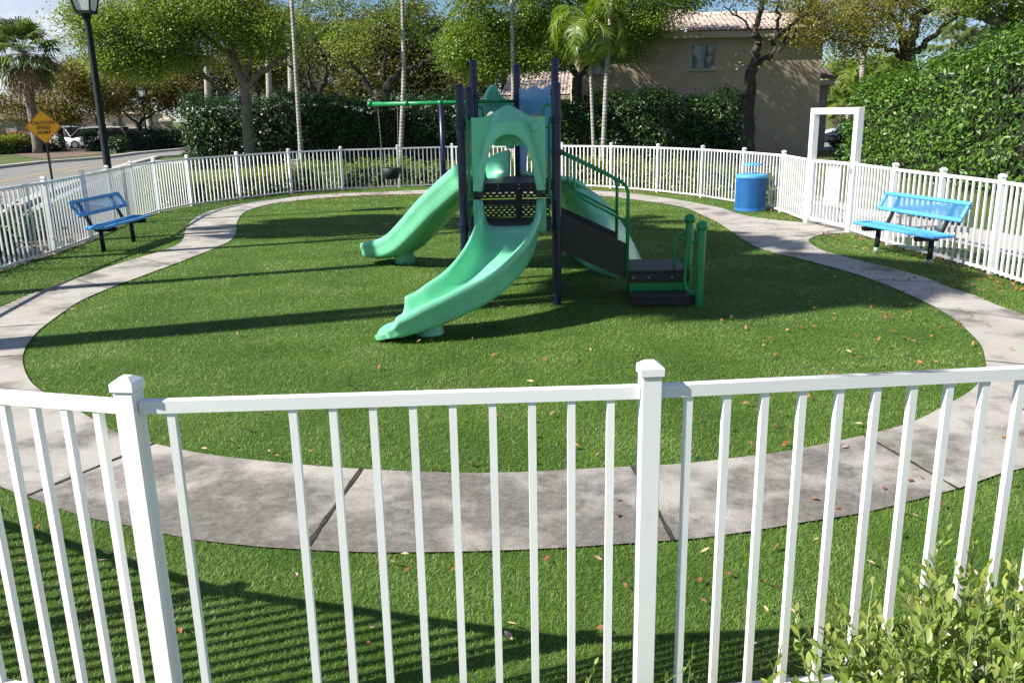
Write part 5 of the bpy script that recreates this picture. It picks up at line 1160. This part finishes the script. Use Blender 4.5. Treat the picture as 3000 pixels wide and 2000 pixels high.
for k in range(330):
    a = random.uniform(0, 6.28); rr_ = random.random()**.5; hx, hy = .78*rr_*math.cos(a), .42*rr_*math.sin(a)
    top_ = V((1.50+hx, 2.02+hy, (.27+.37*(1-rr_**2)**.5)*random.uniform(.72, 1.08)+.10))
    root = b0.lerp(V((top_.x, top_.y, .1)), .6)+V((0, 0, .06)); st0 = root.lerp(top_, random.uniform(.30, .6)); sh_.append((st0, top_+V((random.gauss(0, .05), random.gauss(0, .05), random.uniform(0, .05))), .0035, random.randint(9, 14)))
for k in range(22):
    a = random.uniform(0, 6.28); p = V((b0.x+.35*math.cos(a)*random.random(), b0.y+.2*math.sin(a), .02)); sh_.append((p, p+V((random.gauss(0, .22), random.gauss(0, .12), .45)), .009, 4))
for (x, y, Y) in ((2775, 1555, 2.32), (2560, 1690, 2.28), (2720, 1660, 2.3), (2855, 1600, 2.36), (2440, 1740, 2.3), (2330, 1790, 2.3), (2900, 1690, 2.3), (2290, 1890, 2.25), (2640, 1720, 2.2), (2470, 1860, 2.2), (2960, 1670, 2.4)):
    p = at(x, y, Y); sh_.append((V((p.x+random.uniform(0, .1), p.y-.06, max(.2, p.z-.34))), p, .0045, 15))
bush('light grey green leafy bush at the bottom right before the fence', b0, sh_, .058, 10)
for lb_, x, y, Y, hgt, sd_ in (('small sprout by the fence foot, left of the leafy bush', 2030, 1900, 2.35, .30, 4), ('tiny sprout at the bottom edge below the near fence post', 1742, 1945, 2.4, .25, 5)):
    p = at(x, y, Y); sh2 = [(V((p.x-.02, Y, 0)), p, .004, 9)]
    for k in range(4): sh2.append((V((p.x-.02, Y, .02)), p+V((random.uniform(-.10, .10), random.uniform(-.05, .05), -random.uniform(.05, .14))), .003, 9))
    bush(lb_, (p.x-.02, Y, 0), sh2, .040, sd_, None, 'sprout')
# fallen leaves
random.seed(44)
def leafshape(ln, wd, curl, bend):
    v, f = [], []; pr = [(.0, .05), (.12, .45), (.35, .95), (.6, 1.0), (.82, .6), (1.0, .03)]
    for t_, w_ in pr:
        z = curl*wd*.5; x = (t_-.5)*ln; zb_ = bend*ln*(4*(t_-.5)**2)
        v += [(x, wd*w_*.5, zb_+z*w_), (x, 0, zb_), (x, -wd*w_*.5, zb_+z*w_*.7)]
    for i in range(5):
        a = i*3; f += [(a, a+1, a+4, a+3), (a+1, a+2, a+5, a+4)]
    return v, f
def plainleaf(name, c1, c2):
    m, nt, p = nmat(name); nt.links.new(ramp(nt, [(.3, c1), (.7, c2)], noise(nt, 60, 4)), p.inputs['Base Color']); p.inputs['Roughness'].default_value = .6; return m
LK = [('orange', plainleaf('orange_dry_leaf', (.24, .085, .028), (.36, .15, .05)), 'dry orange leaf lying on the ground inside the playground'), ('brown', plainleaf('brown_dry_leaf', (.16, .055, .025), (.27, .10, .045)), 'dark brown dry leaf lying on the ground inside the playground'), ('tan', plainleaf('tan_dry_leaf', (.42, .27, .15), (.56, .42, .28)), 'pale tan dry leaf lying on the ground inside the playground')]
protos = []
for kn_, mm, lb_ in LK:
    for k in range(4):
        v, f = leafshape(random.uniform(.042, .062), random.uniform(.018, .026), random.uniform(.3, 1.1), random.uniform(-.12, .22)); me = bpy.data.meshes.new('fallen_leaf'); me.from_pydata(v, [], f); me.materials.append(mm)
        me.polygons.foreach_set('use_smooth', np.ones(len(me.polygons), bool)); protos.append((me, lb_, kn_))
def in_path(x, y):
    X, Y = np.array([x]), np.array([y]); return bool(inside(X, Y, OUTER)[0] and not inside(X, Y, INNER)[0])
pts = []
fixed = [(1678, 1795), (1192, 1684), (1150, 1665), (867, 1705), (1600, 1655), (1750, 1655), (1830, 1732), (2060, 1780), (1500, 1850), (1490, 1885), (1230, 1620), (1398, 1630), (314, 1640), (60, 1665), (305, 1660), (115, 1560), (530, 1865), (1080, 1905), (2065, 1632), (2170, 1608), (2275, 1618), (2390, 1600), (2215, 1910), (2280, 1740), (2130, 1700), (2050, 1718), (2680, 1530), (2760, 1493), (2640, 1515), (2830, 1525), (2760, 1690), (2855, 1700), (2700, 1410), (2475, 1318), (2590, 1440), (2390, 1473), (1560, 1240), (1670, 1352), (1685, 1320), (1555, 1320), (812, 1350), (790, 1335), (930, 1372), (680, 1315), (600, 1330), (1440, 1365), (1810, 1520), (2270, 1260), (2100, 1190), (2200, 1310), (2295, 1320), (2515, 1255), (2500, 1185), (2540, 1345), (1815, 1475), (2940, 1290), (1560, 1365)]
for x, y in fixed: p = gp(x, y); pts.append((p.x, p.y))
while len(pts) < 140:
    y = 3.0+random.random()**1.1*12; x = random.uniform(-1, 1)*min(6.0, y*.62)
    pr_ = .28+.72*min(1, max(0, (x+2.0)/5)); 
    if random.random() > pr_: continue
    if not inside(np.array([x]), np.array([y]), ring_in)[0]: continue
    if in_path(x, y) and random.random() < .8: continue
    pts.append((x, y))
for x, y in pts:
    me, lb_, kn_ = random.choices(protos, [3]*4+[3]*4+[4]*4)[0]; o = bpy.data.objects.new('fallen_leaf', me); COL.objects.link(o)
    g_ = in_path(x, y); o.location = (x, y, (.022 if g_ else .036)); o.rotation_euler = (random.gauss(0, .25), random.gauss(0, .25), random.uniform(0, 6.28)); s_ = random.uniform(.62, 1.08)*(1 if y < 6 else 1.1); o.scale = (s_, s_, s_)
    tag(o, lb_, 'fallen leaf', kn_+' leaves fallen on the playground')
C = []
while len(C) < 2200:
    y = random.uniform(4, 24); x = random.uniform(-6, 6.0)
    d = 6.0-x if y < 18 else abs(math.hypot(x, y-14)-10)
    if random.random() > (.9*math.exp(-d/.9)+.05*(1 if x > 1 else .3)): continue
    if not inside(np.array([x]), np.array([y]), ring_in)[0]: continue
    if in_path(x, y) and random.random() < .85: continue
    C.append((x, y, .038))
v, f = leaves(np.array(C), .05, width=.5, up=1.2); o = link_mesh('leaf_litter', v, f, M['litter']); o['kind'] = 'stuff'; tag(o, 'thin scatter of small dry leaves along the right fence and bench', 'leaf litter')
S.cycles.max_bounces = 6; S.cycles.transparent_max_bounces = 4
print('verts', sum(len(m.vertices) for m in bpy.data.meshes))
